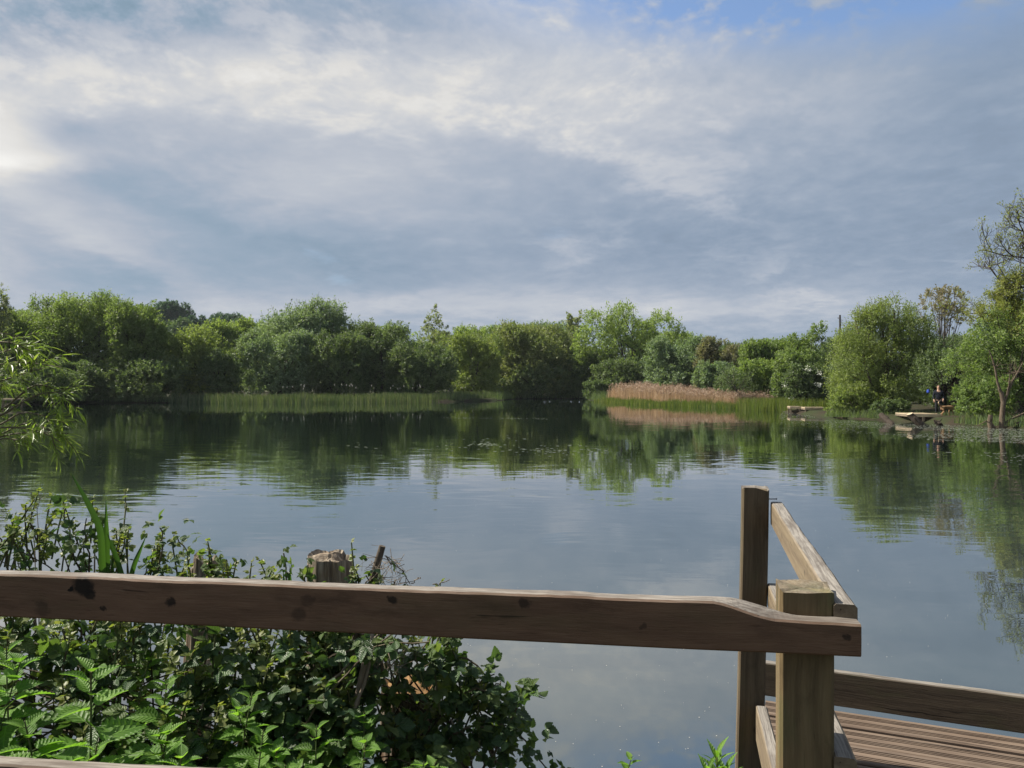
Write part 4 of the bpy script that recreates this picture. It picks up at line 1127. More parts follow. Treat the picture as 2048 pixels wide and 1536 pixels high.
# ------------------------------------------------------------------ near fence and timber platform
def beam(name, mat, parent, A, B, hgt, thick, seed=1, top=None, n=60, sag=0.0015, roll=0.0, bev=0.004, topback=None):
    """a sawn board whose top front edge runs from A to B; local X along it, thickness away from the viewer side"""
    rg = np.random.default_rng(seed)
    A, B = np.array(A, float), np.array(B, float)
    Lg = np.linalg.norm(B - A); x = (B - A) / Lg
    y = unit(np.cross([0, 0, 1.0], x)); z = np.cross(x, y)
    if roll:
        c, s_ = math.cos(roll), math.sin(roll); y, z = y * c + z * s_, z * c - y * s_
    t = np.linspace(0, Lg, n)
    def wob(k, a): return (vnoise(np.stack([t * k, t * 0 + seed, t * 0], -1), seed) - 0.5) * a
    zt = wob(7, sag * 2) + wob(40, sag * 1.2) + (top(t) if top is not None else 0)
    zb = -hgt + wob(5, sag * 1.5)
    yf = wob(3, sag); yb = thick + wob(6, sag * 2)
    tb_ = (zt if topback is None else zt - top(t) + topback(t)) + wob(25, sag * 1.5)
    b = bev
    sec = np.stack([
        np.stack([yf + b, zb], -1), np.stack([yb - b, zb], -1), np.stack([yb, zb + b], -1), np.stack([yb, tb_ - b * 1.5], -1),
        np.stack([yb - b * 1.5, tb_], -1), np.stack([lerp(yf, yb, 0.5), (zt + tb_) / 2 + 0.0005], -1), np.stack([yf + b, zt], -1), np.stack([yf, zt - b], -1),
        np.stack([yf - 0.0005, lerp(zb, zt, 0.5)], -1), np.stack([yf, zb + b], -1)], 1)
    m = sec.shape[1]
    v = np.zeros((n, m, 3)); v[:, :, 0] = t[:, None]; v[:, :, 1:] = sec
    mb = MB()
    i, j = np.meshgrid(np.arange(n - 1), np.arange(m), indexing='ij'); j2 = (j + 1) % m
    mb.add(v.reshape(-1, 3), np.stack([i * m + j, (i + 1) * m + j, (i + 1) * m + j2, i * m + j2], -1).reshape(-1, 4))
    for k, sgn in ((0, 1), (n - 1, -1)):
        c = v[k].mean(0)
        ring = np.vstack([v[k], c])
        f = [[q, (q + 1) % m, m] if sgn > 0 else [(q + 1) % m, q, m] for q in range(m)]
        mb.add(ring, f)
    o = mb.build(name, mat, None)
    o.matrix_world = Matrix(((x[0], y[0], z[0], A[0]), (x[1], y[1], z[1], A[1]), (x[2], y[2], z[2], A[2]), (0, 0, 0, 1)))
    if parent is not None:
        o.parent = parent
        o.matrix_parent_inverse = Matrix.Translation(parent.location).inverted()
    return o

def post(name, mat, parent, foot, head, wdt, dep, rz, seed=1):
    """square post from foot to head (centre of the front face), turned by rz; local X runs up the post"""
    foot, head = np.array(foot, float), np.array(head, float)
    rg = np.random.default_rng(seed)
    z = unit(head - foot); Lg = np.linalg.norm(head - foot)
    x0 = np.array([math.cos(rz), math.sin(rz), 0]); y = unit(np.cross(z, x0)); xw = np.cross(y, z)
    n = 40; t = np.linspace(0, Lg, n)
    def wob(k, a, q): return (vnoise(np.stack([t * k, t * 0 + q, t * 0], -1), seed) - 0.5) * a
    hw = wdt / 2; b = 0.006
    loop = np.array([(-hw + b, 0), (0, -0.001), (hw - b, 0), (hw, b), (hw, dep / 2), (hw, dep - b), (hw - b, dep), (0, dep), (-hw + b, dep), (-hw, dep - b), (-hw, dep / 2), (-hw, b)])
    m = len(loop)
    v = np.zeros((n, m, 3)); v[:, :, 0] = t[:, None]
    v[:, :, 1] = loop[None, :, 0] + wob(4, 0.003, 1)[:, None]; v[:, :, 2] = -loop[None, :, 1] + wob(4, 0.003, 2)[:, None]
    v[-1, :, 0] += rg.normal(size=m) * 0.0025
    mb = MB()
    i, j = np.meshgrid(np.arange(n - 1), np.arange(m), indexing='ij'); j2 = (j + 1) % m
    mb.add(v.reshape(-1, 3), np.stack([i * m + j, (i + 1) * m + j, (i + 1) * m + j2, i * m + j2], -1).reshape(-1, 4))
    c = v[-1].mean(0) - [0.003, 0, 0]
    inner = lerp(v[-1], c, 0.2) + np.stack([rg.normal(size=m) * 0.002, np.zeros(m), np.zeros(m)], -1)
    cap = np.vstack([v[-1], inner, c])
    mb.add(cap, [[q, (q + 1) % m, m + (q + 1) % m, m + q] for q in range(m)])
    mb.add(cap, [[m + q, m + (q + 1) % m, 2 * m] for q in range(m)])
    o = mb.build(name, mat, None)
    # local axes: X up the post, Y across, Z towards the viewer
    o.matrix_world = Matrix(((z[0], xw[0], -y[0], foot[0]), (z[1], xw[1], -y[1], foot[1]), (z[2], xw[2], -y[2], foot[2]), (0, 0, 0, 1)))
    if parent is not None:
        o.parent = parent
        o.matrix_parent_inverse = Matrix.Translation(parent.location).inverted()
    return o

def rail_depth(px, d0=1.511, s=-0.137):
    return d0 / (1 - s * (px - 1024) / FPX)
A = at(-260, 1148, rail_depth(-260)); B = at(1723, 1206, rail_depth(1723))
A[2] = 1.582; B[2] = 1.580
Lr = np.linalg.norm(B - A)
def along(px):
    p = at(px, 1200, rail_depth(px)); return float(np.dot(p[:2] - A[:2], (B - A)[:2] / np.linalg.norm((B - A)[:2])))
kn = []
for (px, py, r_, s_) in [(172, 1172, 0.022, 0.92), (186, 1188, 0.010, 0.85), (148, 1178, 0.006, 1), (335, 1200, 0.010, 0.85), (207, 1216, 0.005, 0.8), (790, 1196, 0.010, 0.8), (1045, 1205, 0.011, 0.65), (595, 1232, 0.016, 0.45), (612, 1205, 0.014, 0.35), (88, 1215, 0.018, 0.4), (1690, 1275, 0.008, 0.7), (660, 1158, 0.008, 0.7), (1290, 1250, 0.007, 0.5)]:
    d = rail_depth(px); kn.append((along(px), 0.0, EYE + (HOR - py) / FPX * d - 1.581, r_, s_))
M['railwood'] = wood_mat('near_rail_wood', (0.165, 0.096, 0.058), (0.098, 0.056, 0.035), (0.215, 0.138, 0.090), kn, green=0.12, topgrey=0.9, grain=3.5, fineyz=230, even=0.55)
M['postwood'] = wood_mat('near_post_wood', (0.165, 0.120, 0.062), (0.098, 0.070, 0.037), (0.225, 0.172, 0.094), [(0.55, 0.01, 0.0, 0.012, 0.6)], green=0.45, topgrey=0.35, up='x')
M['farpost'] = wood_mat('far_post_wood', (0.115, 0.086, 0.054), (0.068, 0.050, 0.032), (0.17, 0.130, 0.084), [(0.45, 0.0, 0.0, 0.015, 0.6), (0.9, 0.02, 0.0, 0.012, 0.6)], green=0.15, topgrey=0.9, up='x')
M['sidewood'] = wood_mat('side_rail_wood', (0.185, 0.145, 0.093), (0.12, 0.09, 0.06), (0.245, 0.20, 0.135), [(0.4, 0.0, -0.05, 0.01, 0.5), (0.95, 0.0, -0.04, 0.008, 0.5)], topgrey=0.95)
M['toewood'] = wood_mat('toe_board_wood', (0.085, 0.065, 0.044), (0.052, 0.040, 0.028), (0.12, 0.095, 0.066), [], green=0.2, topgrey=0.8)
M['deckwood'] = wood_mat('deck_board_wood', (0.165, 0.118, 0.086), (0.10, 0.070, 0.052), (0.23, 0.175, 0.13), [], topgrey=0.12, grain=0.7)

fence = thing('fence', 'brown timber rail fence spotted with black knots, stepped down at its corner post', 'fence', (A[0], A[1], 0.5))
x0s, x1s = along(1425), along(1550)
def step_top(t):
    u = np.clip((t - x0s) / (x1s - x0s), 0, 1)
    return -0.029 * lerp(u, u * u * (3 - 2 * u), 0.5) - 0.005 * np.clip((t - x1s) / 0.2, 0, 1)
def step_back(t):
    return step_top(t - 0.045)
beam('top_rail', M['railwood'], fence, A, B, 0.095, 0.042, 3, step_top, n=220, sag=0.0009, topback=step_back)
# lower rail, only its lit top edge shows at the bottom of the view
dl = lambda px: rail_depth(px, 1.50)
A2 = at(-260, 1519, dl(-260)); B2 = at(1640, 1560, dl(1640)); A2[2] = 1.157; B2[2] = 1.196
M['lowrail'] = wood_mat('lower_rail_wood', (0.170, 0.115, 0.075), (0.10, 0.066, 0.045), (0.235, 0.165, 0.115), [], topgrey=0.8)
beam('lower_rail', M['lowrail'], fence, A2, B2, 0.095, 0.042, 9, n=120)
pf = at(1614, 1185, 1.478); yaw = R(-15)
post('post', M['postwood'], fence, [pf[0], pf[1], 0.25], [pf[0], pf[1], 1.592], 0.101, 0.108, yaw, 4)

plat = thing('timber_platform', 'timber fishing platform with grooved deck, toe boards and a leaning corner post', 'platform', (1.3, 2.2, 0.64))
h2 = at(1512, 978, 2.76); f2 = at(1500, 1536, 2.74)
f2 = lerp(h2, f2, 1.75)
post('corner_post', M['farpost'], plat, f2, h2, 0.094, 0.094, R(-14), 6)
# crack down the front of the far post
ra = np.array([0.980, 2.775, 1.577]); rb = np.array([0.640, 1.455, 1.574])
# boards whose visible (left) face is lit: run from near to far so the thickness lies to the right
def sideboard(nm, far, near, h, th, mat, seed):
    far, near = np.array(far, float), np.array(near, float)
    o = beam(nm, mat, plat, far, near, h, th, seed, n=70, sag=0.002)
    return o
fa = at(1541, 1004, 2.785); na = at(1668, 1208, 1.462)
sideboard('side_rail', fa, na, 0.085, 0.043, M['sidewood'], 12)
fm = at(1535, 1166, 2.77); nm_ = np.array([na[0], na[1], fm[2] + 0.005])
sideboard('side_rail', fm, nm_, 0.085, 0.043, M['sidewood'], 13)
ft = at(1512, 1411, 2.72); nt_ = at(1545, 1536, 2.24); nt_ = lerp(ft, nt_, 2.4); nt_[2] = ft[2] - 0.01
sideboard('toe_board', ft, nt_, 0.13, 0.040, M['sidewood'], 14)
# far toe board
ta = at(1522, 1326, 3.26); tb_ = at(2048, 1393, 2.90); tdir = tb_ - ta
tend = ta + tdir * 2.6; tend[2] = 0.795; ta[2] = 0.797
beam('toe_board', M['toewood'], plat, ta, tend, 0.142, 0.040, 15, n=90)
# grooved deck: boards run along the far toe board
dx_ = unit(np.array([tdir[0], tdir[1], 0])); dn = np.array([dx_[1], -dx_[0], 0])  # towards the viewer
if dn[1] > 0: dn = -dn
zdeck = 0.640
mbd = MB()
bw, gapw = 0.138, 0.012
orig = np.array([ta[0], ta[1], zdeck]) + dn * 0.012 + dx_ * 0.0
left_edge_dir = unit(np.array([na[0] - fa[0], na[1] - fa[1], 0]))
prof = []
gr = [0.010, 0.034, 0.048, 0.062, 0.076, 0.090, 0.104, 0.128]
xs_, zs_ = [0.0, 0.004], [-0.004, 0.0]
for g0 in [0.024, 0.036, 0.048, 0.084, 0.096, 0.108]:
    xs_ += [g0, g0 + 0.001, g0 + 0.0065, g0 + 0.0075]; zs_ += [0, -0.010, -0.010, 0]
xs_ += [bw - 0.004, bw]; zs_ += [0.0, -0.004]
xs_ = np.array([0.0] + xs_ + [bw]); zs_ = np.array([-0.03] + zs_ + [-0.03])
rg = np.random.default_rng(3)
dk_rot = Matrix(((dx_[0], -dn[0], 0, orig[0]), (dx_[1], -dn[1], 0, orig[1]), (0, 0, 1, orig[2]), (0, 0, 0, 1)))
for k in range(16):
    off = k * (bw + gapw)
    # where the left edge of the deck lies for this board (follows the side rail line)
    xl = 0.02 + off * float(np.dot(left_edge_dir, dx_)) / max(0.2, float(np.dot(left_edge_dir, dn)))
    dz_ = rg.normal() * 0.0015
    nseg = 24; X_ = np.linspace(xl, 2.6, nseg)
    v = np.zeros((nseg, len(xs_), 3)); v[:, :, 0] = X_[:, None]; v[:, :, 1] = -(off + xs_)[None, :]; v[:, :, 2] = zs_[None, :] + dz_ + (vnoise(np.stack([X_ * 3, X_ * 0 + k, X_ * 0], -1), 2) - 0.5)[:, None] * 0.002
    m = len(xs_)
    i, j = np.meshgrid(np.arange(nseg - 1), np.arange(m - 1), indexing='ij')
    mbd.add(v.reshape(-1, 3), np.stack([i * m + j, i * m + j + 1, (i + 1) * m + j + 1, (i + 1) * m + j], -1).reshape(-1, 4))
    ring = v[0]; mbd.add(np.vstack([ring, [[xl, -off - bw / 2, -0.03]]]), [[q, q + 1, m] for q in range(m - 1)])
dk = mbd.build('deck', M['deckwood'], None)
dk.matrix_world = dk_rot
dk.parent = plat; dk.matrix_parent_inverse = Matrix.Translation(plat.location).inverted()
# joist under the left edge and legs in the water
jb = MB(); jb.tube([[1.16, 3.1, 0.55], [0.98, 2.4, 0.55], [0.72, 1.2, 0.55]], 0.045, 4)
o = jb.build('joist', M['toewood'], None); o.parent = plat; o.matrix_parent_inverse = Matrix.Translation(plat.location).inverted()
# nail sticking out of the corner post over the side rail
npt = at(1540, 998, 2.78)
nb = MB(); nb.tube([npt - [0.02, 0, 0], npt + [0.012, 0.0, 0.0], npt + [0.024, 0, 0.0], npt + [0.025, 0, 0]], [0.002, 0.002, 0.002, 0.0045], 6)
M['iron'] = plain_mat('rusty_iron', (0.03, 0.024, 0.022), None, 40, 0.6)
o = nb.build('nail', M['iron'], None); o.parent = plat; o.matrix_parent_inverse = Matrix.Translation(plat.location).inverted()

# ------------------------------------------------------------------ old piling posts, stick
def weathered_mat():
    m, nt = new_mat('weathered_piling')
    tc = nt.new('ShaderNodeTexCoord'); oc = E(nt, tc.outputs['Object'])
    f = nt.noise(nt.mapping(oc, scale=(60, 60, 5)), 1.0, 5, 0.65)
    bl = nt.noise(oc, 9, 4, 0.6)
    c = nt.mix(nt.sstep(f, 0.32, 0.66), (0.09, 0.072, 0.055), (0.33, 0.28, 0.22))
    c = nt.mix(nt.sstep(bl, 0.45, 0.7) * 0.6, c, (0.16, 0.10, 0.06))
    b = nt.new('ShaderNodeBump'); b.inputs['Strength'].default_value = 0.9; b.inputs['Distance'].default_value = 0.006
    nt.put(b.inputs['Height'], f)
    return finish(m, nt, principled(nt, c, 0.95, 0.1, b.outputs[0]).outputs[0])
M['piling'] = weathered_mat()
def ochre_mat():
    return plain_mat('rotten_heartwood', (0.26, 0.15, 0.062), (0.13, 0.085, 0.05), 18, 0.95, bump=0.006)
M['heart'] = ochre_mat()

def piling(label, cx, cy, ztop, r, seed, split=True, tilt=(0, 0), base=-0.6, notch=0.05, topmat='piling', step=0.0):
    rg = np.random.default_rng(seed)
    root = thing('piling_post', label, 'post', (cx, cy, 0), group='old piling posts in the brambles')
    n = 72; ang = np.arange(n) / n * 2 * math.pi
    rr = r * (1 + 0.09 * (vnoise(np.stack([np.cos(ang) * 3, np.sin(ang) * 3, ang * 0], -1), seed) - .5) * 2) + 0.004 * (vnoise(np.stack([np.cos(ang) * 14, np.sin(ang) * 14, ang * 0], -1), seed + 1) - .5) * 2
    if split:
        for a0, dp in ((-1.30, 0.26), (1.9, 0.3), (-2.5, 0.12), (-0.5, 0.10)):
            dd = np.abs((ang - a0 + math.pi) % (2 * math.pi) - math.pi)
            rr = rr - r * dp * np.clip(1 - dd / 0.07, 0, 1)
    m = 24; t = np.linspace(0, 1, m)
    v = np.zeros((m, n, 3))
    z = lerp(base, ztop, t)
    lift = notch * (vnoise(np.stack([np.cos(ang) * 1.6 + 4, np.sin(ang) * 1.6, ang * 0], -1), seed + 5) - 0.5) * 2 + 0.006 * (vnoise(np.stack([np.cos(ang) * 5, np.sin(ang) * 9, ang * 0], -1), seed + 6) - .5)
    lift = lift + step * np.where(np.cos(ang - 2.6) > 0.05, 0.5, -0.5)
    for k in range(m):
        wig = 1 + 0.03 * (vnoise(np.stack([np.cos(ang) * 2, np.sin(ang) * 2, ang * 0 + z[k] * 4], -1), seed) - 0.5)
        rad = rr * wig * (1.0 if k < m - 2 else (0.985 if k == m - 2 else 0.95))
        v[k, :, 0] = np.cos(ang) * rad + tilt[0] * (z[k] - base); v[k, :, 1] = np.sin(ang) * rad + tilt[1] * (z[k] - base)
        v[k, :, 2] = z[k] + lift * max(0, (t[k] - 0.75) * 4)
    mb = MB()
    i, j = np.meshgrid(np.arange(m - 1), np.arange(n), indexing='ij'); j2 = (j + 1) % n
    mb.add(v.reshape(-1, 3), np.stack([i * n + j, i * n + j2, (i + 1) * n + j2, (i + 1) * n + j], -1).reshape(-1, 4))
    mb.build('shaft', M['piling'], root, smooth=True)
    # rough broken top: rings inward with radial grain
    top = MB(); rings = [v[-1]]
    c = np.array([tilt[0] * (ztop - base), tilt[1] * (ztop - base), ztop])
    for s_ in (0.86, 0.7, 0.5, 0.3, 0.12):
        q = c + (v[-1] - c) * s_
        q[:, 2] = ztop + lift * s_ + 0.004 * (1 - s_ * s_) + (vnoise(q * 26, seed + 9) - 0.5) * 0.05 - 0.012
        rings.append(q)
    allv = np.concatenate(rings + [c[None] - [0, 0, 0.01]])
    f4 = []
    for k in range(len(rings) - 1):
        f4 += [[k * n + q, k * n + (q + 1) % n, (k + 1) * n + (q + 1) % n, (k + 1) * n + q] for q in range(n)]
    top.add(allv, f4)
    k = (len(rings) - 1) * n
    top.add(allv, [[k + q, k + (q + 1) % n, len(allv) - 1] for q in range(n)])
    top.build('broken_top', M[topmat], root)
    return root
p = at(661, 1112, 2.62); piling('grey split post top standing up behind the middle of the fence rail', p[0], p[1], p[2], 0.083, 3, notch=0.010, step=0.016)
p = at(815, 1372, 2.75); piling('low rotten post wrapped in bramble below the fence rail', p[0], p[1] + 0.05, p[2], 0.105, 8, notch=0.03, topmat='heart')
p = at(358, 1124, 3.0); piling('rotten post top half hidden in bramble above the left part of the rail', p[0] - 0.01, p[1], p[2], 0.055, 12, notch=0.05, tilt=(0.06, 0))
# leaning weathered stick
a = at(765, 1092, 2.5); b = at(742, 1170, 2.5); b = lerp(a, b, 4.2)
st = thing('stick', 'grey weathered stick leaning up behind the fence rail right of the split post', 'stick', (b[0], b[1], b[2]))
mb = MB(); mb.tube([b - b, lerp(b, a, 0.5) - b + [0.004, 0, 0], lerp(b, a, 0.9) - b, a - b], [0.017, 0.015, 0.0125, 0.011], 9)
mb.build('shaft', M['bark'], st, smooth=True)

# ------------------------------------------------------------------ brambles
BR_V, BR_F = blade_template(6, lambda t: max(0.02, math.sin(math.pi * min(1, t * 0.93 + 0.03) ** 0.66) * 0.44), 0.16, 0.16, 0.20, 2)
def trifoliate(mb, P, axis, nrm, size, rg, mi=0, fresh=0.0):
    """compound leaf: a big end leaflet and two side leaflets"""
    if fresh:
        f_ = rg.random(len(P)) < fresh
        for q, mm in ((f_, 1), (~f_, 0)):
            if q.any(): trifoliate(mb, P[q], axis[q], nrm[q], size[q], rg, mm)
        return
    x, y, z = frames(axis, nrm)
    k = len(P)
    for (dxx, dyy, rot, sc) in ((0.35, 0.0, 0.0, 1.0), (0.22, 0.06, 1.05, 0.78), (0.22, -0.06, -1.05, 0.78)):
        o = P + x * (dxx * size)[:, None] + y * (dyy * size)[:, None]
        r_ = rot + rg.normal(size=k) * 0.15
        ax = x * np.cos(r_)[:, None] + y * np.sin(r_)[:, None] + z * (rg.normal(size=k) * 0.14 - 0.10)[:, None]
        place_leaves(mb, BR_V, BR_F, o, ax, z + rg.normal(size=(k, 3)) * 0.16, size * sc * rg.uniform(0.85, 1.1, k), mi=mi)

def bramble(label, canes, lobes, n_leaf, size, seed, young=60, base=(0, 0, 0.5), dens_gap=0.3, fresh=0.42, clump=0.11):
    rg = np.random.default_rng(seed)
    base = np.array(base, float)
    root = thing('bramble', label, 'bramble', base)
    lob = np.array(lobes, float)
    vol = lob[:, 3] * lob[:, 5]
    lm, ym, cm, yc = MB(), MB(), MB(), MB()
    # leaf nodes over the lobes
    which = rg.choice(len(lob), n_leaf, p=vol / vol.sum())
    d = unit(rg.normal(size=(n_leaf, 3)) + np.array([0, -0.35, 0.45]))
    r_ = 0.35 + 0.65 * rg.random(n_leaf) ** 0.55
    P = lob[which, :3] + d * lob[which, 3:] * r_[:, None] * (1 + 0.5 * (vnoise(d * 2.5, seed) - .5))[:, None]
    keep = (vnoise(P / clump, seed + 1) > dens_gap) & (P[:, 2] > 0.12)
    P, d = P[keep], d[keep]
    k = len(P)
    sz = size * rg.uniform(0.6, 1.2, k)
    ax = unit(d * np.array([1, 1, 0.2]) + rg.normal(size=(k, 3)) * 0.6 + np.array([0, -0.1, -0.15]))
    nr = unit(np.array([0, -0.25, 1.0]) + rg.normal(size=(k, 3)) * 0.42 + d * 0.25)
    trifoliate(lm, P - base, ax, nr, sz, rg, fresh=fresh)
    # twiggy canes: each few leaves hang on a cane that starts inside the bush
    for (pts, r0) in canes:
        pts = np.array(pts, float)
        tt = np.linspace(0, 1, len(pts)); t2 = np.linspace(0, 1, 14)
        sm = np.stack([np.interp(t2, tt, pts[:, q]) for q in range(3)], -1)
        sm[1:-1] = (sm[:-2] + sm[1:-1] * 2 + sm[2:]) / 4; sm[1:-1] = (sm[:-2] + sm[1:-1] * 2 + sm[2:]) / 4
        sm += rg.normal(size=sm.shape) * 0.004
        cm.tube(sm - base, np.linspace(r0, r0 * 0.45, 14), 5)
        q = np.repeat(sm[4:], 3, 0) + rg.normal(size=((14 - 4) * 3, 3)) * 0.035
        a_ = unit(rg.normal(size=q.shape) + [0, -0.2, 0.0])
        trifoliate(lm, q - base, a_, unit(rg.normal(size=q.shape) * 0.45 + [0, -0.2, 1]), size * rg.uniform(0.5, 1.0, len(q)), rg, fresh=fresh)
    for q in range(int(n_leaf * 0.05) + 12):
        e_ = P[rg.integers(0, k)]
        l_ = lob[rg.integers(0, len(lob)), :3]
        s0 = lerp(l_, e_, 0.1) * np.array([1, 1, 0.6]) + [0, 0.05, 0.1]
        cm.tube(bez(s0 - base, lerp(s0, e_, 0.5) + [0, 0, 0.12] - base, e_ - base, 6), np.linspace(0.0042, 0.0018, 6), 4)
    # young pale shoots that rise out of the mass
    for q in range(young):
        i_ = rg.integers(0, k)
        for _ in range(3):
            j_ = rg.integers(0, k)
            if P[j_, 2] - 0.5 * abs(d[j_, 0]) > P[i_, 2] - 0.5 * abs(d[i_, 0]) and rg.random() < 0.6: i_ = j_
        s0 = P[i_]
        shoot(yc, ym, s0 - base, rg.uniform(0.05, 0.16), size, rg)
    lm.build('leaves', [M['bramble'], M['bramble_mid']], root, leafpos=True)
    cm.build('canes', M['cane'], root)
    if ym.n:
        ym.v += yc.v; ym.f += [f + ym.n for f in yc.f]; ym.a += yc.a; ym.mi += [m + 1 for m in yc.mi]; ym.n += yc.n
        ym.build('young_foliage', [M['bramble_young'], M['stemgreen']], root)
    return root

def shoot(yc, ym, s0, h, size, rg):
    lean = rg.normal(size=2) * 0.25
    dv = unit(np.array([lean[0], lean[1], 1.0]))
    top = s0 + dv * h + np.array([0, 0, -0.0])
    yc.tube([s0 - dv * 0.08, lerp(s0, top, 0.5) + rg.normal(size=3) * 0.004, top], [0.0036, 0.003, 0.002], 5)
    nl = rg.integers(4, 7)
    for c_ in range(nl):
        t = 0.25 + 0.75 * (c_ + 1) / nl
        pt = lerp(s0, top, t)[None]
        a_ = c_ * 2.4 + rg.uniform(0, 1)
        up = lerp(0.1, 1.6, t ** 3)
        ax = unit(np.array([[math.cos(a_), math.sin(a_), up]]))
        trifoliate(ym, pt, ax, unit(np.array([[0, -0.1, 1.0]]) + rg.normal(size=(1, 3)) * 0.3 - ax * 0.3), np.array([size * lerp(0.85, 0.42, t)]), rg)

def L(px, py, d, rx, ry_px, ry):
    """lobe: pixel centre, depth, half-width px, half-height px, half-depth m"""
    p = at(px, py, d); return (p[0], p[1], p[2], rx / FPX * d, ry, ry_px / FPX * d)
def C(*pp, r=0.005):
    return ([at(*q) for q in pp], r)

# big mass under the left half of the rail
bramble('dense dark bramble thicket below the left half of the fence rail',
        [C((420, 1700, 2.4), (520, 1400, 2.4), (700, 1290, 2.35), (860, 1285, 2.3)), C((600, 1700, 2.5), (620, 1420, 2.45), (640, 1290, 2.4)), C((500, 1600, 2.3), (640, 1400, 2.25), (780, 1265, 2.3)), C((100, 1700, 2.4), (140, 1420, 2.3), (125, 1255, 2.3))],
        [L(60, 1440, 2.45, 260, 190, 0.30), L(330, 1400, 2.45, 240, 165, 0.30), L(560, 1400, 2.5, 190, 150, 0.28), L(-160, 1420, 2.4, 260, 200, 0.3), L(680, 1450, 2.45, 160, 140, 0.26), L(300, 1580, 2.25, 420, 130, 0.25), L(700, 1600, 2.3, 240, 120, 0.25)],
        2500, 0.047, 51, young=170, base=(-0.9, 2.4, 0.5), dens_gap=0.36, clump=0.13)
# spray above the left of the rail
bramble('open spray of bramble rising above the left end of the fence rail against the water',
        [C((60, 1400, 2.8), (90, 1200, 2.8), (75, 1090, 2.75), (60, 1035, 2.7)), C((150, 1400, 2.8), (170, 1180, 2.8), (140, 1080, 2.8), (125, 1022, 2.8)), C((250, 1400, 2.85), (300, 1190, 2.85), (325, 1110, 2.8), (325, 1052, 2.8)), C((300, 1380, 2.9), (350, 1180, 2.9), (385, 1120, 2.9), (352, 1075, 2.9)), C((40, 1350, 2.9), (20, 1160, 2.9), (5, 1080, 2.9), (-10, 1040, 2.9)), C((210, 1300, 2.8), (175, 1130, 2.8), (170, 1040, 2.8))],
        [L(70, 1120, 2.85, 85, 60, 0.18), L(170, 1090, 2.85, 70, 65, 0.16), L(250, 1140, 2.9, 90, 50, 0.18), L(330, 1150, 2.9, 60, 45, 0.15), L(-40, 1150, 2.85, 90, 55, 0.18)],
        190, 0.036, 52, young=46, base=(-1.6, 2.85, 0.5), dens_gap=0.46, fresh=0.6)
# right-hand arching mass
bramble('bramble arching down to the water right of the low rotten post',
        [C((730, 1600, 2.7), (820, 1330, 2.65), (930, 1300, 2.6), (985, 1370, 2.6), (1010, 1440, 2.6)), C((760, 1600, 2.7), (880, 1400, 2.6), (980, 1420, 2.6), (1050, 1480, 2.6), (1100, 1545, 2.6)), C((800, 1640, 2.6), (900, 1470, 2.5), (960, 1450, 2.5), (1040, 1460, 2.5)), C((900, 1640, 2.5), (1000, 1490, 2.5), (1030, 1420, 2.5), (1052, 1392, 2.5)), C((720, 1500, 2.6), (800, 1350, 2.5), (870, 1270, 2.5)), C((860, 1500, 2.6), (930, 1400, 2.6), (985, 1345, 2.6)), C((900, 1560, 2.5), (930, 1460, 2.5), (945, 1545, 2.5)), C((800, 1560, 2.6), (900, 1400, 2.55), (960, 1370, 2.55), (1000, 1410, 2.55))],
        [L(830, 1290, 2.6, 90, 36, 0.16), L(920, 1340, 2.65, 70, 60, 0.16), L(880, 1450, 2.65, 90, 70, 0.16), L(960, 1440, 2.6, 70, 60, 0.14), L(1040, 1490, 2.6, 50, 40, 0.10), L(790, 1520, 2.5, 120, 60, 0.18), L(700, 1330, 2.6, 90, 70, 0.18), L(1000, 1385, 2.6, 30, 25, 0.08)],
        430, 0.046, 53, young=30, base=(-0.2, 2.6, 0.5), dens_gap=0.50, clump=0.09)
# sprigs over the middle of the rail
bramble('small leafy bramble sprigs poking over the rail round the split post',
        [C((560, 1350, 2.5), (572, 1200, 2.5), (570, 1105, 2.5)), C((600, 1350, 2.5), (600, 1200, 2.5), (616, 1130, 2.5)), C((700, 1350, 2.45), (715, 1200, 2.45), (735, 1150, 2.45)), C((760, 1350, 2.45), (770, 1220, 2.45), (790, 1165, 2.45)), C((430, 1330, 2.6), (440, 1190, 2.6), (452, 1118, 2.6)), C((450, 1340, 2.6), (400, 1200, 2.6), (420, 1130, 2.6))],
        [L(560, 1200, 2.55, 40, 40, 0.08), L(735, 1195, 2.5, 60, 40, 0.08), L(430, 1190, 2.6, 70, 45, 0.1)],
        46, 0.034, 54, young=22, base=(-0.7, 2.5, 0.5), dens_gap=0.35, fresh=0.7)

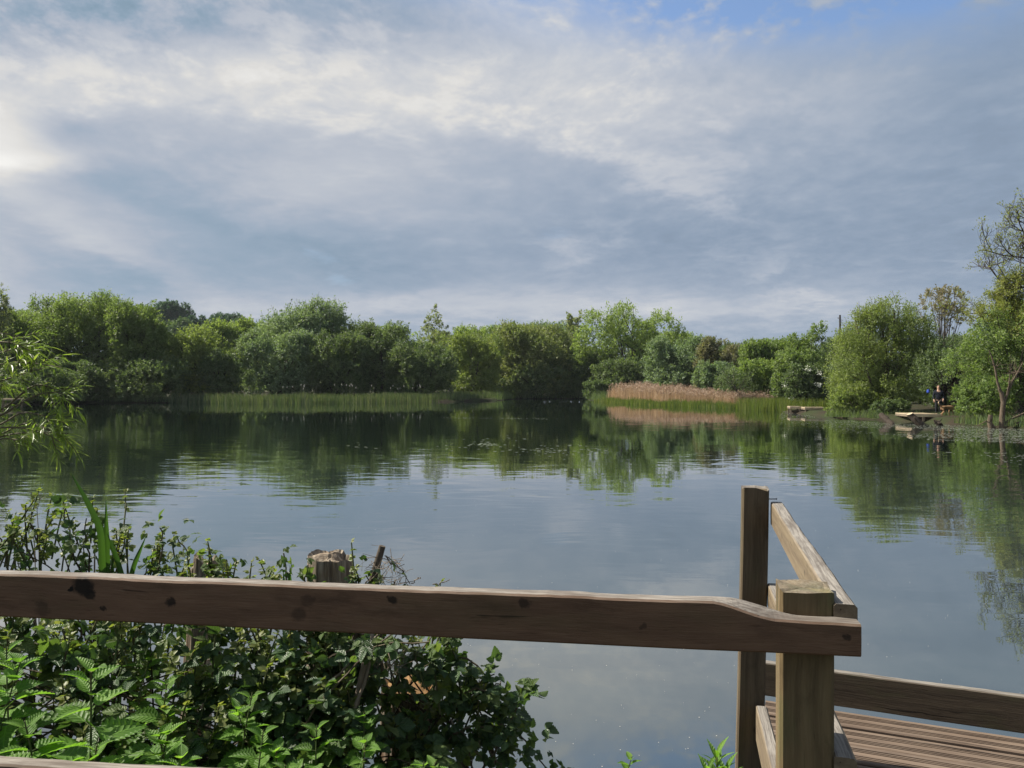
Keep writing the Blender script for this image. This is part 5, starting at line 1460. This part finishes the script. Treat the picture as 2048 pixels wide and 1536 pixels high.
# dead bramble canes and tangle
dc = thing('dead_bramble', 'tangle of dry dead bramble canes hanging by the leaning stick', 'bramble', at(740, 1500, 2.4))
o = np.array(dc.location); mb = MB(); rg = np.random.default_rng(60)
for pp, r0 in [C((690, 1480, 2.35), (715, 1380, 2.35), (735, 1300, 2.35), (752, 1230, 2.4), r=0.013), C((600, 1420, 2.35), (680, 1340, 2.35), (760, 1265, 2.4), r=0.006), C((700, 1440, 2.3), (740, 1340, 2.35), (742, 1275, 2.4), (720, 1262, 2.4), r=0.006),
               C((768, 1115, 2.5), (800, 1135, 2.5), (815, 1165, 2.5), r=0.0025), C((768, 1112, 2.5), (790, 1125, 2.5), (808, 1150, 2.5), (818, 1175, 2.5), r=0.002), C((825, 1168, 2.45), (840, 1152, 2.45), r=0.002), C((870, 1172, 2.45), (900, 1160, 2.45), r=0.002), C((980, 1372, 2.6), (1000, 1366, 2.6), (1005, 1385, 2.6), r=0.003), C((985, 1480, 2.5), (990, 1510, 2.5), (1000, 1540, 2.5), r=0.002), C((900, 1440, 2.5), (950, 1500, 2.5), (975, 1545, 2.5), r=0.0025)]:
    pp = np.array(pp); t2 = np.linspace(0, 1, 9); tt = np.linspace(0, 1, len(pp))
    sm = np.stack([np.interp(t2, tt, pp[:, q]) for q in range(3)], -1) + rg.normal(size=(9, 3)) * 0.004
    cb = MB(); cb.tube(sm - o, np.linspace(r0, r0 * 0.6, 9), 6); cb.build('cane', M['dry'], dc, smooth=True)
for k in range(60):
    c = at(rg.uniform(745, 800), rg.uniform(1115, 1175), rg.uniform(2.42, 2.52)) if k < 34 else at(rg.uniform(745, 810), rg.uniform(1295, 1350), rg.uniform(2.4, 2.5))
    d1, d2 = unit(rg.normal(size=3)) * 0.04, unit(rg.normal(size=3)) * 0.05
    mb.tube(np.array([c - d1, c, c + d2, c + d2 + rg.normal(size=3) * 0.02]) - o, [0.0012, 0.0012, 0.001, 0.0008], 3)
mb.build('twigs', M['dry'], dc)
# dry flower stalks left of the iris
ds = thing('dry_stalks', 'two thin dry grass stalks sticking up at the left above the bramble', 'dry stalks', at(70, 1250, 2.8))
o = np.array(ds.location); mb = MB()
for pp in ([(72, 1250), (70, 1100), (62, 1030), (66, 990)], [(78, 1250), (78, 1080), (74, 1020), (84, 985)]):
    mb.tube(np.array([at(a_, b_, 2.8) for a_, b_ in pp]) - o, [0.002, 0.0018, 0.0012, 0.0006], 4)
    for k in range(8):
        t = rg.uniform(0.5, 1); q = at(lerp(pp[2][0], pp[3][0], t), lerp(pp[2][1], pp[3][1], t), 2.8) - o
        mb.tube([q, q + unit(rg.normal(size=3)) * 0.02 + [0, 0, 0.02]], [0.001, 0.0006], 3)
mb.build('stalks', M['dry'], ds)

# ------------------------------------------------------------------ iris
ir = thing('iris', 'yellow-flag iris clump with long sword leaves, one kinked, above the rail', 'plant', at(230, 1450, 2.72))
o = np.array(ir.location)
def sword(pts, wpx, d=2.72, faceang=0.3):
    P = np.array([at(*q, d) if len(q) == 2 else at(*q) for q in pts]); t2 = np.linspace(0, 1, 22); tt = np.linspace(0, 1, len(P))
    sm = np.stack([np.interp(t2, tt, P[:, q]) for q in range(3)], -1)
    sm[1:-1] = (sm[:-2] + 2 * sm[1:-1] + sm[2:]) / 4
    T = unit(np.gradient(sm, axis=0)); sd_ = unit(np.cross(T, [math.sin(faceang), -math.cos(faceang), 0.0])); up = np.cross(sd_, T)
    wv = np.interp(t2, [0, 0.3, 0.75, 1], [0.8, 1.0, 0.8, 0.03]) * wpx / FPX * d / 2.6
    v = np.stack([sm - sd_ * wv[:, None], sm - sd_ * wv[:, None] * 0.3 + up * 0.003, sm + sd_ * wv[:, None] * 0.3 + up * 0.003, sm + sd_ * wv[:, None]], 1) - o
    mb = MB(); n = len(t2); i, j = np.meshgrid(np.arange(n - 1), np.arange(3), indexing='ij')
    mb.add(v.reshape(-1, 3), np.stack([i * 4 + j, i * 4 + j + 1, (i + 1) * 4 + j + 1, (i + 1) * 4 + j], -1).reshape(-1, 4))
    mb.build('leaf', M['iris'], ir, smooth=True)
sword([(212, 1450), (211, 1250), (213, 1110), (212, 995)], 20)
sword([(262, 1450), (258, 1200), (232, 1110), (205, 1060), (188, 1030)], 13, 2.74)
sword([(202, 1420), (206, 1180), (202, 1060), (178, 1010), (140, 942)], 17, 2.68, 0.5)
sword([(235, 1450), (250, 1200), (268, 1130), (293, 1070)], 14, 2.70)
sword([(228, 1450), (226, 1220), (225, 1105)], 14, 2.76)
sword([(578, 1350, 2.45), (580, 1200, 2.45), (580, 1130, 2.45)], 12, 2.45)
sword([(572, 1350, 2.45), (572, 1200, 2.45), (566, 1140, 2.45)], 10, 2.45)

# ------------------------------------------------------------------ nettles
NT_V, NT_F = blade_template(9, lambda t: max(0.015, 0.36 * math.sin(math.pi * min(1.0, (t * 0.96 + 0.035)) ** 0.62) ** 0.9), 0.22, 0.32, 0.26, 2)
def make_nettle(seed, h):
    rg = np.random.default_rng(seed)
    root = bpy.data.objects.new('nettle', None); root.empty_display_size = 0.1; COL.objects.link(root)
    sm, lm = MB(), MB()
    lean = rg.normal(size=2) * 0.06
    n = 9
    stem = np.array([[lean[0] * (k / n) ** 2, lean[1] * (k / n) ** 2, h * k / n] for k in range(n + 1)])
    sm.tube(stem, np.linspace(0.0042, 0.0018, n + 1), 6)
    z = h * 0.25; k = 0; a0 = rg.uniform(0, 6.28)
    nodes = []
    while z < h:
        nodes.append(z); z += 0.050 * lerp(1.3, 0.35, (z / h) ** 2)
    for q, zz in enumerate(nodes):
        t = zz / h
        size = lerp(0.125, 0.036, np.clip((t - 0.55) / 0.45, 0, 1) ** 1.3) * rg.uniform(0.85, 1.15)
        c = np.array([np.interp(zz, stem[:, 2], stem[:, 0]), np.interp(zz, stem[:, 2], stem[:, 1]), zz])
        up = lerp(0.05, 1.1, np.clip((t - 0.7) / 0.3, 0, 1) ** 1.5)
        for s_ in (0, 1):
            a = a0 + q * math.pi / 2 + s_ * math.pi + rg.normal() * 0.2
            ax = unit(np.array([math.cos(a), math.sin(a), up + rg.normal() * 0.12 - 0.05]))
            pet = c + ax * size * 0.22
            sm.tube([c, pet], [0.0013, 0.001], 4)
            nr = unit(np.array([0, 0, 1.0]) - ax * 0.1 + rg.normal(size=3) * 0.15)
            place_leaves(lm, NT_V, NT_F, pet[None], ax[None], nr[None], np.array([size]))
    sm.build('stem', M['stemgreen'], root, smooth=True)
    lm.build('foliage', M['nettle'], root, leafpos=True)
    return root
protos = [make_nettle(200 + k, h_) for k, h_ in enumerate((0.62, 0.55, 0.70, 0.60, 0.5, 0.66))]
used = set()
def put_nettle(px, py, d, k, sc=1.0, label=None):
    d = d + 0.10
    """a nettle whose tip shows at px, py, depth d"""
    p0 = protos[k % len(protos)]
    tip = at(px, py, d)
    if k % len(protos) not in used:
        r = p0; used.add(k % len(protos))
    else:
        r = p0.copy(); COL.objects.link(r)
        for ch in p0.children:
            c = ch.copy(); COL.objects.link(c); c.parent = r
    hgt = (0.62, 0.55, 0.70, 0.60, 0.5, 0.66)[k % len(protos)]
    r.scale = (sc, sc, sc)
    r.location = (tip[0], tip[1], tip[2] - hgt * sc)
    r.rotation_euler = (random.uniform(-.1, .1), random.uniform(-.1, .1), random.uniform(0, 6.28))
    tag(r, label or 'bright green stinging nettle with toothed leaves in front of the bramble thicket', 'nettle', 'nettles behind the lower rail')
put_nettle(158, 1352, 1.78, 0, 1.25, 'tallest broad-leaved nettle, its big toothed leaves spread below the left part of the rail')
for k, (px, py, d, sc) in enumerate([(36, 1315, 1.95, 1.0), (-60, 1330, 1.9, 1.05), (385, 1440, 1.85, 1.0), (270, 1480, 1.75, 1.0), (440, 1420, 1.95, 0.95), (560, 1490, 1.9, 0.9), (642, 1488, 1.95, 0.9), (738, 1442, 2.1, 0.9),
                                     (700, 1500, 1.95, 0.9), (90, 1440, 1.7, 1.0), (10, 1410, 1.7, 1.0), (300, 1375, 2.05, 0.9), (490, 1500, 1.8, 0.95), (215, 1325, 2.1, 0.85), (600, 1530, 1.8, 0.9), (830, 1520, 2.0, 0.8), (760, 1530, 1.9, 0.9), (345, 1525, 1.7, .95), (690, 1540, 1.8, 0.9),
                                     (-150, 1400, 1.8, 1.0), (160, 1500, 1.66, 0.9), (880, 1545, 2.0, 0.8), (1215, 1523, 2.25, 0.75), (1260, 1530, 2.3, 0.7), (520, 1395, 2.1, 0.8)]):
    lab = None
    if px == 1215: lab = 'nettle tip just showing at the bottom edge left of the leaning corner post'
    if px == 1260: lab = 'nettle tip just showing at the bottom edge, nearer the leaning corner post'
    put_nettle(px, py, d, k + 1, sc, lab)

# leafy plant left of the corner post, at the foot of the view
wl2 = thing('willowherb', 'young bright plant with narrow upright leaves by the foot of the corner post', 'plant', at(1432, 1750, 2.2))
o = np.array(wl2.location); rg = np.random.default_rng(15); lm, sm = MB(), MB()
NW_V, NW_F = blade_template(6, lambda t: max(0.01, 0.13 * math.sin(math.pi * min(1, t + 0.02) ** 0.8)), 0.2, 0.25)
for (px, py) in [(1434, 1497), (1452, 1530), (1415, 1530)]:
    tip = at(px, py, 2.2) - o; bs = np.array([tip[0] * 0.5, 0.0, 0.0])
    sm.tube([bs, lerp(bs, tip, 0.6), lerp(bs, tip, 0.93)], [0.004, 0.003, 0.002], 5)
    for k in range(30):
        t = lerp(0.35, 0.95, k / 29); a = k * 2.4
        ax = unit(np.array([math.cos(a), math.sin(a), lerp(0.3, 1.8, t ** 3)]))
        place_leaves(lm, NW_V, NW_F, lerp(bs, tip, t)[None], ax[None], unit(np.array([[0, 0, 1.0]]) - ax * 0.3), np.array([lerp(0.085, 0.06, t)]))
lm.build('foliage', M['nettle'], wl2, leafpos=True); sm.build('stem', M['stemgreen'], wl2)
# ------------------------------------------------------------------ overhanging willow at the left
WV, WF = blade_template(5, lambda t: max(0.008, 0.072 * math.sin(math.pi * min(1, t + 0.01) ** 0.75)), 0.25, 0.22)
def near_willow():
    rg = np.random.default_rng(88)
    base = np.array([-5.3, 4.9, 0.5])
    root = thing('willow', 'willow whose narrow-leaved twigs hang over the water at the left edge', 'tree', base)
    tb, lb = MB(), MB()
    def limb(pts, r0, r1, n=12, sides=6):
        P = np.array(pts, float); t2 = np.linspace(0, 1, n); tt = np.linspace(0, 1, len(P))
        sm = np.stack([np.interp(t2, tt, P[:, q]) for q in range(3)], -1)
        for _ in range(2): sm[1:-1] = (sm[:-2] + 2 * sm[1:-1] + sm[2:]) / 4
        tb.tube(sm - base, np.linspace(r0, r1, n), sides)
        return sm
    d = 4.0
    limb([base - [0, 0, 0.3], base + [0.1, 0, 1.2], base + [0.0, -0.1, 2.6], base + [-0.3, -0.1, 4.2]], 0.16, 0.07, 10, 9)
    fork = base + np.array([0.1, 0, 0.9])
    fork2 = base + np.array([0.05, -0.03, 1.8])
    twigs = []
    def spray(start, ctrl, r=0.007):
        sm = limb([start] + [at(c[0] * 0.9 - 12 if c[0] > 0 else c[0], c[1] - max(0, c[1] - 860) * 0.4, c[2]) for c in ctrl], r, 0.0022, 16, 5)
        twigs.append(sm)
        return sm
    # main branches that reach into the picture
    spray(fork2, [(-260, 760, d), (-60, 690, d), (40, 680, d), (118, 722, d)])
    spray(fork2, [(-260, 740, d), (-40, 735, d), (60, 722, 3.95), (150, 735, 3.95)])
    spray(fork2, [(-240, 800, d), (-20, 770, d), (55, 750, d), (112, 735, 3.9)])
    spray(fork2, [(-240, 700, 4.1), (-60, 672, 4.1), (30, 664, 4.1), (100, 690, 4.1)])
    spray(fork, [(-200, 900, d), (0, 832, d), (80, 768, d), (125, 770, d), (165, 805, d)], 0.010)
    spray(fork, [(-200, 915, d), (0, 838, d), (70, 798, d), (120, 782, d), (160, 790, 3.9)], 0.009)
    spray(fork, [(-180, 930, d), (0, 855, 3.9), (60, 820, 3.9), (110, 832, 3.9), (155, 845, 3.9)])
    spray(fork, [(-180, 990, d), (10, 888, d), (60, 842, d), (100, 850, d), (150, 880, 3.9), (163, 892, 3.9)])
    spray(fork, [(-180, 1000, 3.9), (10, 880, 3.9), (60, 870, 3.9), (110, 866, 3.9), (165, 872, 3.9)])
    spray(fork, [(-180, 860, 3.9), (20, 855, 3.9), (70, 855, 3.9), (120, 872, 3.85), (145, 900, 3.85)])
    spray(fork, [(-180, 1000, 3.9), (-20, 900, 3.9), (30, 885, 3.9), (65, 900, 3.9), (75, 908, 3.9)])
    spray(fork2, [(-240, 830, 4.05), (-60, 770, 4.05), (-5, 760, 4.05), (25, 775, 4.05)])
    spray(fork2, [(-240, 810, 4.05), (-80, 730, 4.05), (0, 705, 4.05), (80, 690, 4.05)])
    # the rest of its crown, outside the picture
    for k in range(26):
        e_ = base + np.array([rg.uniform(-1.8, 0.6), rg.uniform(0.2, 2.2), rg.uniform(1.6, 4.8)])
        if e_[0] > -0.72 * e_[1] - 0.5: e_[0] = -0.72 * e_[1] - 0.6
        s0 = base + [0, 0, rg.uniform(1.0, 3.8)]
        twigs.append(limb([s0, lerp(s0, e_, 0.5) + [0, 0, 0.25], e_, e_ + [rg.normal() * 0.1, rg.normal() * 0.1, -0.3]], 0.02, 0.003, 10, 5))
    main = twigs[:13]
    P, A, N, Ls = [], [], [], []
    def leafy(sm, lo, step):
        seg = np.linalg.norm(np.diff(sm, axis=0), axis=1); tot = seg.sum(); cum = np.concatenate([[0], np.cumsum(seg)])
        for s_ in np.arange(lo * tot, tot, step):
            q = np.array([np.interp(s_, cum, sm[:, c]) for c in range(3)])
            q2 = np.array([np.interp(min(tot, s_ + 0.02), cum, sm[:, c]) for c in range(3)]); T = unit(q2 - q + 1e-9)
            for _ in range(2):
                side = unit(np.cross(T, rg.normal(size=3)))
                P.append(q); A.append(unit(T * 0.7 + side * 0.85 + np.array([0, 0, -0.10]))); N.append(unit(np.array([0, -0.2, 1.0]) + rg.normal(size=3) * 0.4)); Ls.append(rg.uniform(0.038, 0.076))
        P.append(sm[-1]); A.append(unit(sm[-1] - sm[-2])); N.append(np.array([0, 0, 1.0])); Ls.append(0.09)
    for sm in main:
        leafy(sm, 0.80, 0.035)
        n = len(sm)
        for k in range(4):
            i = rg.integers(int(n * 0.66), n - 1)
            T = unit(sm[i + 1] - sm[i])
            dv = unit(T * 0.8 + unit(np.cross(T, rg.normal(size=3))) * 0.8 + np.array([0.10, 0, 0.05]))
            l_ = rg.uniform(0.05, 0.13)
            tw = np.array([sm[i], sm[i] + dv * l_ * 0.5 + [0, 0, 0.01], sm[i] + dv * l_ + [0, 0, -0.06 * l_]])
            tb.tube(tw - base, [0.0024, 0.0018, 0.001], 4)
            leafy(bez(tw[0], tw[1], tw[2], 6), 0.15, 0.018)
    for sm in twigs[13:]:
        leafy(sm, 0.3, 0.03)
    P, A, N, Ls = map(np.array, (P, A, N, Ls))
    place_leaves(lb, WV, WF, P - base, A, N, Ls)
    tb.build('trunk', M['willowtwig'], root, smooth=True)
    lb.build('crown', M['willow'], root, leafpos=False)
near_willow()

# ------------------------------------------------------------------ person, dog and blue bag on the right bank
def skin_obj(name, joints, edges, mat, parent=None, sub=2, root=0):
    me = bpy.data.meshes.new(name)
    me.from_pydata([j[:3] for j in joints], edges, [])
    me.materials.append(mat)
    o = bpy.data.objects.new(name, me); COL.objects.link(o)
    md = o.modifiers.new('skin', 'SKIN'); md.use_smooth_shade = True
    sv = me.skin_vertices
    if not sv:
        bm = __import__('bmesh').new(); bm.from_mesh(me); bm.verts.layers.skin.verify(); bm.to_mesh(me); bm.free(); sv = me.skin_vertices
    for k, j in enumerate(joints):
        r = j[3]
        sv[0].data[k].radius = (r, r) if not isinstance(r, tuple) else r
        sv[0].data[k].use_root = (k == root)
    sb = o.modifiers.new('sub', 'SUBSURF'); sb.levels = sub; sb.render_levels = sub
    if parent is not None: o.parent = parent
    return o
M['skin'] = plain_mat('skin', (0.42, 0.26, 0.19), (0.38, 0.23, 0.165), 12, 0.55, 0.3)
M['navy'] = plain_mat('dark_navy_cloth', (0.012, 0.014, 0.022), (0.018, 0.020, 0.030), 20, 0.9, 0.1)
M['trouser'] = plain_mat('dark_grey_cloth', (0.020, 0.022, 0.026), (0.030, 0.031, 0.036), 20, 0.9, 0.1)
M['hair'] = plain_mat('short_dark_hair', (0.03, 0.022, 0.016), (0.05, 0.036, 0.026), 40, 0.8)
M['tan'] = plain_mat('tan_fur', (0.20, 0.12, 0.062), (0.27, 0.17, 0.095), 5, 0.9, 0.1, bump=0.01)
M['cream'] = plain_mat('cream_fur', (0.52, 0.42, 0.30), (0.42, 0.31, 0.20), 8, 0.9, 0.1)
M['bluecloth'] = plain_mat('bright_blue_cloth', (0.012, 0.045, 0.32), (0.010, 0.035, 0.22), 9, 0.6, 0.3)

D = 44.0
hd = at(1877, 781, D)
gz = float(ground_h(np.array([hd[0]]), np.array([D]))[0])
person = thing('person', 'person in dark clothes standing in the shade behind the tan dog', 'person', (hd[0], D, gz), R(-25))
body = [(0, 0, 0.95, (0.15, 0.11)), (0, 0, 1.15, (0.14, 0.10)), (0, 0, 1.36, (0.17, 0.11)), (0, 0.0, 1.47, (0.075, 0.075)), (0, -0.01, 1.55, (0.058, 0.06)), (0, -0.02, 1.66, (0.078, 0.095)), (0, -0.02, 1.76, (0.06, 0.075)),
        (-0.10, 0, 0.88, 0.095), (-0.11, -0.02, 0.50, 0.065), (-0.11, 0.02, 0.10, 0.045), (-0.11, -0.12, 0.04, 0.04),
        (0.10, 0, 0.88, 0.095), (0.12, -0.04, 0.50, 0.065), (0.12, -0.01, 0.10, 0.045), (0.12, -0.15, 0.04, 0.04),
        (-0.20, 0, 1.40, 0.062), (-0.25, -0.01, 1.12, 0.046), (-0.24, -0.14, 0.90, 0.034), (-0.235, -0.17, 0.84, 0.032),
        (0.20, 0, 1.40, 0.062), (0.25, 0.0, 1.12, 0.046), (0.23, -0.16, 0.93, 0.034), (0.22, -0.20, 0.88, 0.032)]
be = [(0, 1), (1, 2), (2, 3), (3, 4), (4, 5), (5, 6), (0, 7), (7, 8), (8, 9), (9, 10), (0, 11), (11, 12), (12, 13), (13, 14), (2, 15), (15, 16), (16, 17), (17, 18), (2, 19), (19, 20), (20, 21), (21, 22)]
# fingers and thumbs
for h_, sx in ((18, -1), (22, 1)):
    hx, hy, hz, _ = body[h_]
    for q, (ox, ln) in enumerate(((-0.026, .062), (-0.009, .074), (0.009, .070), (0.026, .054))):
        a_ = len(body); body += [(hx + ox, hy - 0.02, hz - 0.03, 0.010), (hx + ox, hy - 0.015, hz - 0.03 - ln * 0.6, 0.009), (hx + ox, hy + 0.005, hz - 0.03 - ln, 0.008)]
        be += [(h_, a_), (a_, a_ + 1), (a_ + 1, a_ + 2)]
    a_ = len(body); body += [(hx - sx * 0.035, hy - 0.03, hz + 0.0, 0.011), (hx - sx * 0.045, hy - 0.04, hz - 0.035, 0.009)]
    be += [(h_, a_), (a_, a_ + 1)]
skin_obj('body', body, be, M['skin'], person)
face = MB()
face.tube([(0, -0.105, 1.69), (0, -0.122, 1.655), (0, -0.128, 1.640), (0, -0.105, 1.632)], [0.008, 0.012, 0.015, 0.010], 6)
face.build('nose', M['skin'], person, smooth=True)
for sx in (-1, 1):
    ey = MB(); ey.tube([(sx * 0.033 - 0.013, -0.106, 1.685), (sx * 0.033, -0.112, 1.687), (sx * 0.033 + 0.013, -0.106, 1.685)], [0.004, 0.007, 0.004], 6); ey.build('eye', M['iron'], person, smooth=True)
    ea = MB(); ea.tube([(sx * 0.083, -0.01, 1.70), (sx * 0.096, 0.0, 1.68), (sx * 0.085, -0.01, 1.64)], [0.012, 0.016, 0.010], 6); ea.build('ear', M['skin'], person, smooth=True)
mo = MB(); mo.tube([(-0.024, -0.102, 1.607), (0, -0.110, 1.605), (0.024, -0.102, 1.607)], [0.003, 0.006, 0.003], 6); mo.build('mouth', M['hair'], person, smooth=True)
skin_obj('jacket', [(0, 0.0, 0.84, (0.185, 0.145)), (0, 0, 1.12, (0.17, 0.13)), (0, 0, 1.36, (0.19, 0.13)), (0, -0.005, 1.525, (0.085, 0.085)), (-0.205, 0, 1.40, 0.078), (-0.255, -0.01, 1.12, 0.062), (-0.245, -0.12, 0.93, 0.052), (0.205, 0, 1.40, 0.078), (0.255, 0.0, 1.12, 0.062), (0.235, -0.14, 0.96, 0.052)],
         [(0, 1), (1, 2), (2, 3), (2, 4), (4, 5), (5, 6), (2, 7), (7, 8), (8, 9)], M['navy'], person)
skin_obj('trousers', [(0, 0, 0.96, (0.16, 0.12)), (-0.10, 0, 0.84, 0.108), (-0.11, -0.02, 0.50, 0.084), (-0.11, 0.02, 0.12, 0.070), (0.10, 0, 0.84, 0.108), (0.12, -0.04, 0.50, 0.084), (0.12, -0.01, 0.12, 0.070)],
         [(0, 1), (1, 2), (2, 3), (0, 4), (4, 5), (5, 6)], M['trouser'], person)
for sx, yy in ((-0.11, 0.02), (0.12, -0.01)):
    sh = MB(); sh.tube([(sx, yy + 0.06, 0.05), (sx, yy, 0.06), (sx, yy - 0.12, 0.05), (sx, yy - 0.19, 0.035)], [0.035, 0.06, 0.052, 0.03], 8); sh.build('shoe', M['hair'], person, smooth=True)
skin_obj('hair', [(0, 0.035, 1.66, (0.082, 0.075)), (0, 0.01, 1.735, (0.088, 0.10)), (0, -0.03, 1.78, (0.066, 0.075))], [(0, 1), (1, 2)], M['hair'], person)

D = 42.6
db = at(1895, 824, D)
gz = float(ground_h(np.array([db[0]]), np.array([D]))[0])
dog = thing('dog', 'tan dog with raised pale tail, head lowered, behind the fishing platform', 'dog', (db[0], D, gz), R(8))
# facing +X, head down
dj = [(-0.30, 0, 0.50, (0.095, 0.105)), (-0.10, 0, 0.51, (0.09, 0.10)), (0.14, 0, 0.50, (0.105, 0.135)), (0.28, 0, 0.52, (0.095, 0.11)), (0.38, 0, 0.48, (0.070, 0.075)), (0.46, 0, 0.40, (0.070, 0.072)), (0.53, 0, 0.32, (0.042, 0.045)), (0.57, 0, 0.27, (0.030, 0.030)),
      (-0.40, 0, 0.56, 0.038), (-0.50, 0, 0.64, 0.030), (-0.56, 0, 0.74, 0.026), (-0.54, 0, 0.82, 0.014)]
ed = [(0, 1), (1, 2), (2, 3), (3, 4), (4, 5), (5, 6), (6, 7), (0, 8), (8, 9), (9, 10), (10, 11)]
for sy in (-1, 1):
    a_ = len(dj); off = 0.05 * sy
    dj += [(-0.30, 0.08 * sy, 0.40, 0.075), (-0.22 + off, 0.09 * sy, 0.28, 0.042), (-0.36 + off, 0.09 * sy, 0.15, 0.026), (-0.33 + off, 0.09 * sy, 0.03, 0.024), (-0.28 + off, 0.09 * sy, 0.02, 0.026)]
    ed += [(0, a_), (a_, a_ + 1), (a_ + 1, a_ + 2), (a_ + 2, a_ + 3), (a_ + 3, a_ + 4)]
    a_ = len(dj)
    dj += [(0.24, 0.085 * sy, 0.40, 0.055), (0.21 - off, 0.09 * sy, 0.26, 0.036), (0.24 - off, 0.09 * sy, 0.14, 0.026), (0.23 - off, 0.09 * sy, 0.03, 0.024), (0.28 - off, 0.09 * sy, 0.02, 0.026)]
    ed += [(2, a_), (a_, a_ + 1), (a_ + 1, a_ + 2), (a_ + 2, a_ + 3), (a_ + 3, a_ + 4)]
skin_obj('body', dj, ed, M['tan'], dog, root=1)
for sy in (-1, 1):
    eb = MB(); eb.tube([(0.42, 0.05 * sy, 0.45), (0.42, 0.085 * sy, 0.43), (0.44, 0.09 * sy, 0.37), (0.45, 0.08 * sy, 0.33)], [0.02, 0.028, 0.024, 0.008], 6); eb.build('ear', M['tan'], dog, smooth=True)
tp = MB(); tp.tube([(-0.53, 0, 0.70), (-0.562, 0, 0.75), (-0.556, 0, 0.80), (-0.535, 0, 0.84)], [0.030, 0.031, 0.026, 0.008], 8); tp.build('tail_tip', M['cream'], dog, smooth=True)
np_ = MB(); np_.tube([(0.585, 0, 0.262), (0.60, 0, 0.25), (0.604, 0, 0.243)], [0.022, 0.020, 0.008], 6); np_.build('nose', M['iron'], dog, smooth=True)

# blue bag hung on a stem in the shade
bp = at(1856, 783, 45.0)
bag = thing('blue_bag', 'small bright blue bag hanging in the dark shade left of the person', 'bag', bp)
skin_obj('pouch', [(0, 0, -0.12, (0.13, 0.08)), (0.02, 0, 0.02, (0.15, 0.09)), (0.0, 0, 0.14, (0.09, 0.05))], [(0, 1), (1, 2)], M['bluecloth'], bag)
sb_ = MB(); sb_.tube([(-0.06, 0, 0.15), (-0.04, 0, 0.30), (0.0, 0, 0.36), (0.04, 0, 0.30), (0.06, 0, 0.15)], 0.012, 5); sb_.build('strap', M['navy'], bag)
# ------------------------------------------------------------------ thin moist air over the pond
hz = MB()
box(hz, [-2700, -1600, -2.5], [2700, 3700, 50.0])
mh, nth = new_mat('thin_haze')
pv = nth.new('ShaderNodeVolumePrincipled')
pv.inputs['Color'].default_value = (0.80, 0.88, 0.95, 1)
pv.inputs['Density'].default_value = 0.00012
pv.inputs['Anisotropy'].default_value = 0.0
oh = nth.new('ShaderNodeOutputMaterial')
nth.t.links.new(pv.outputs[0], oh.inputs['Volume'])
tag(hz.build('haze', mh), 'thin pale haze in the air over the pond', kind='stuff')
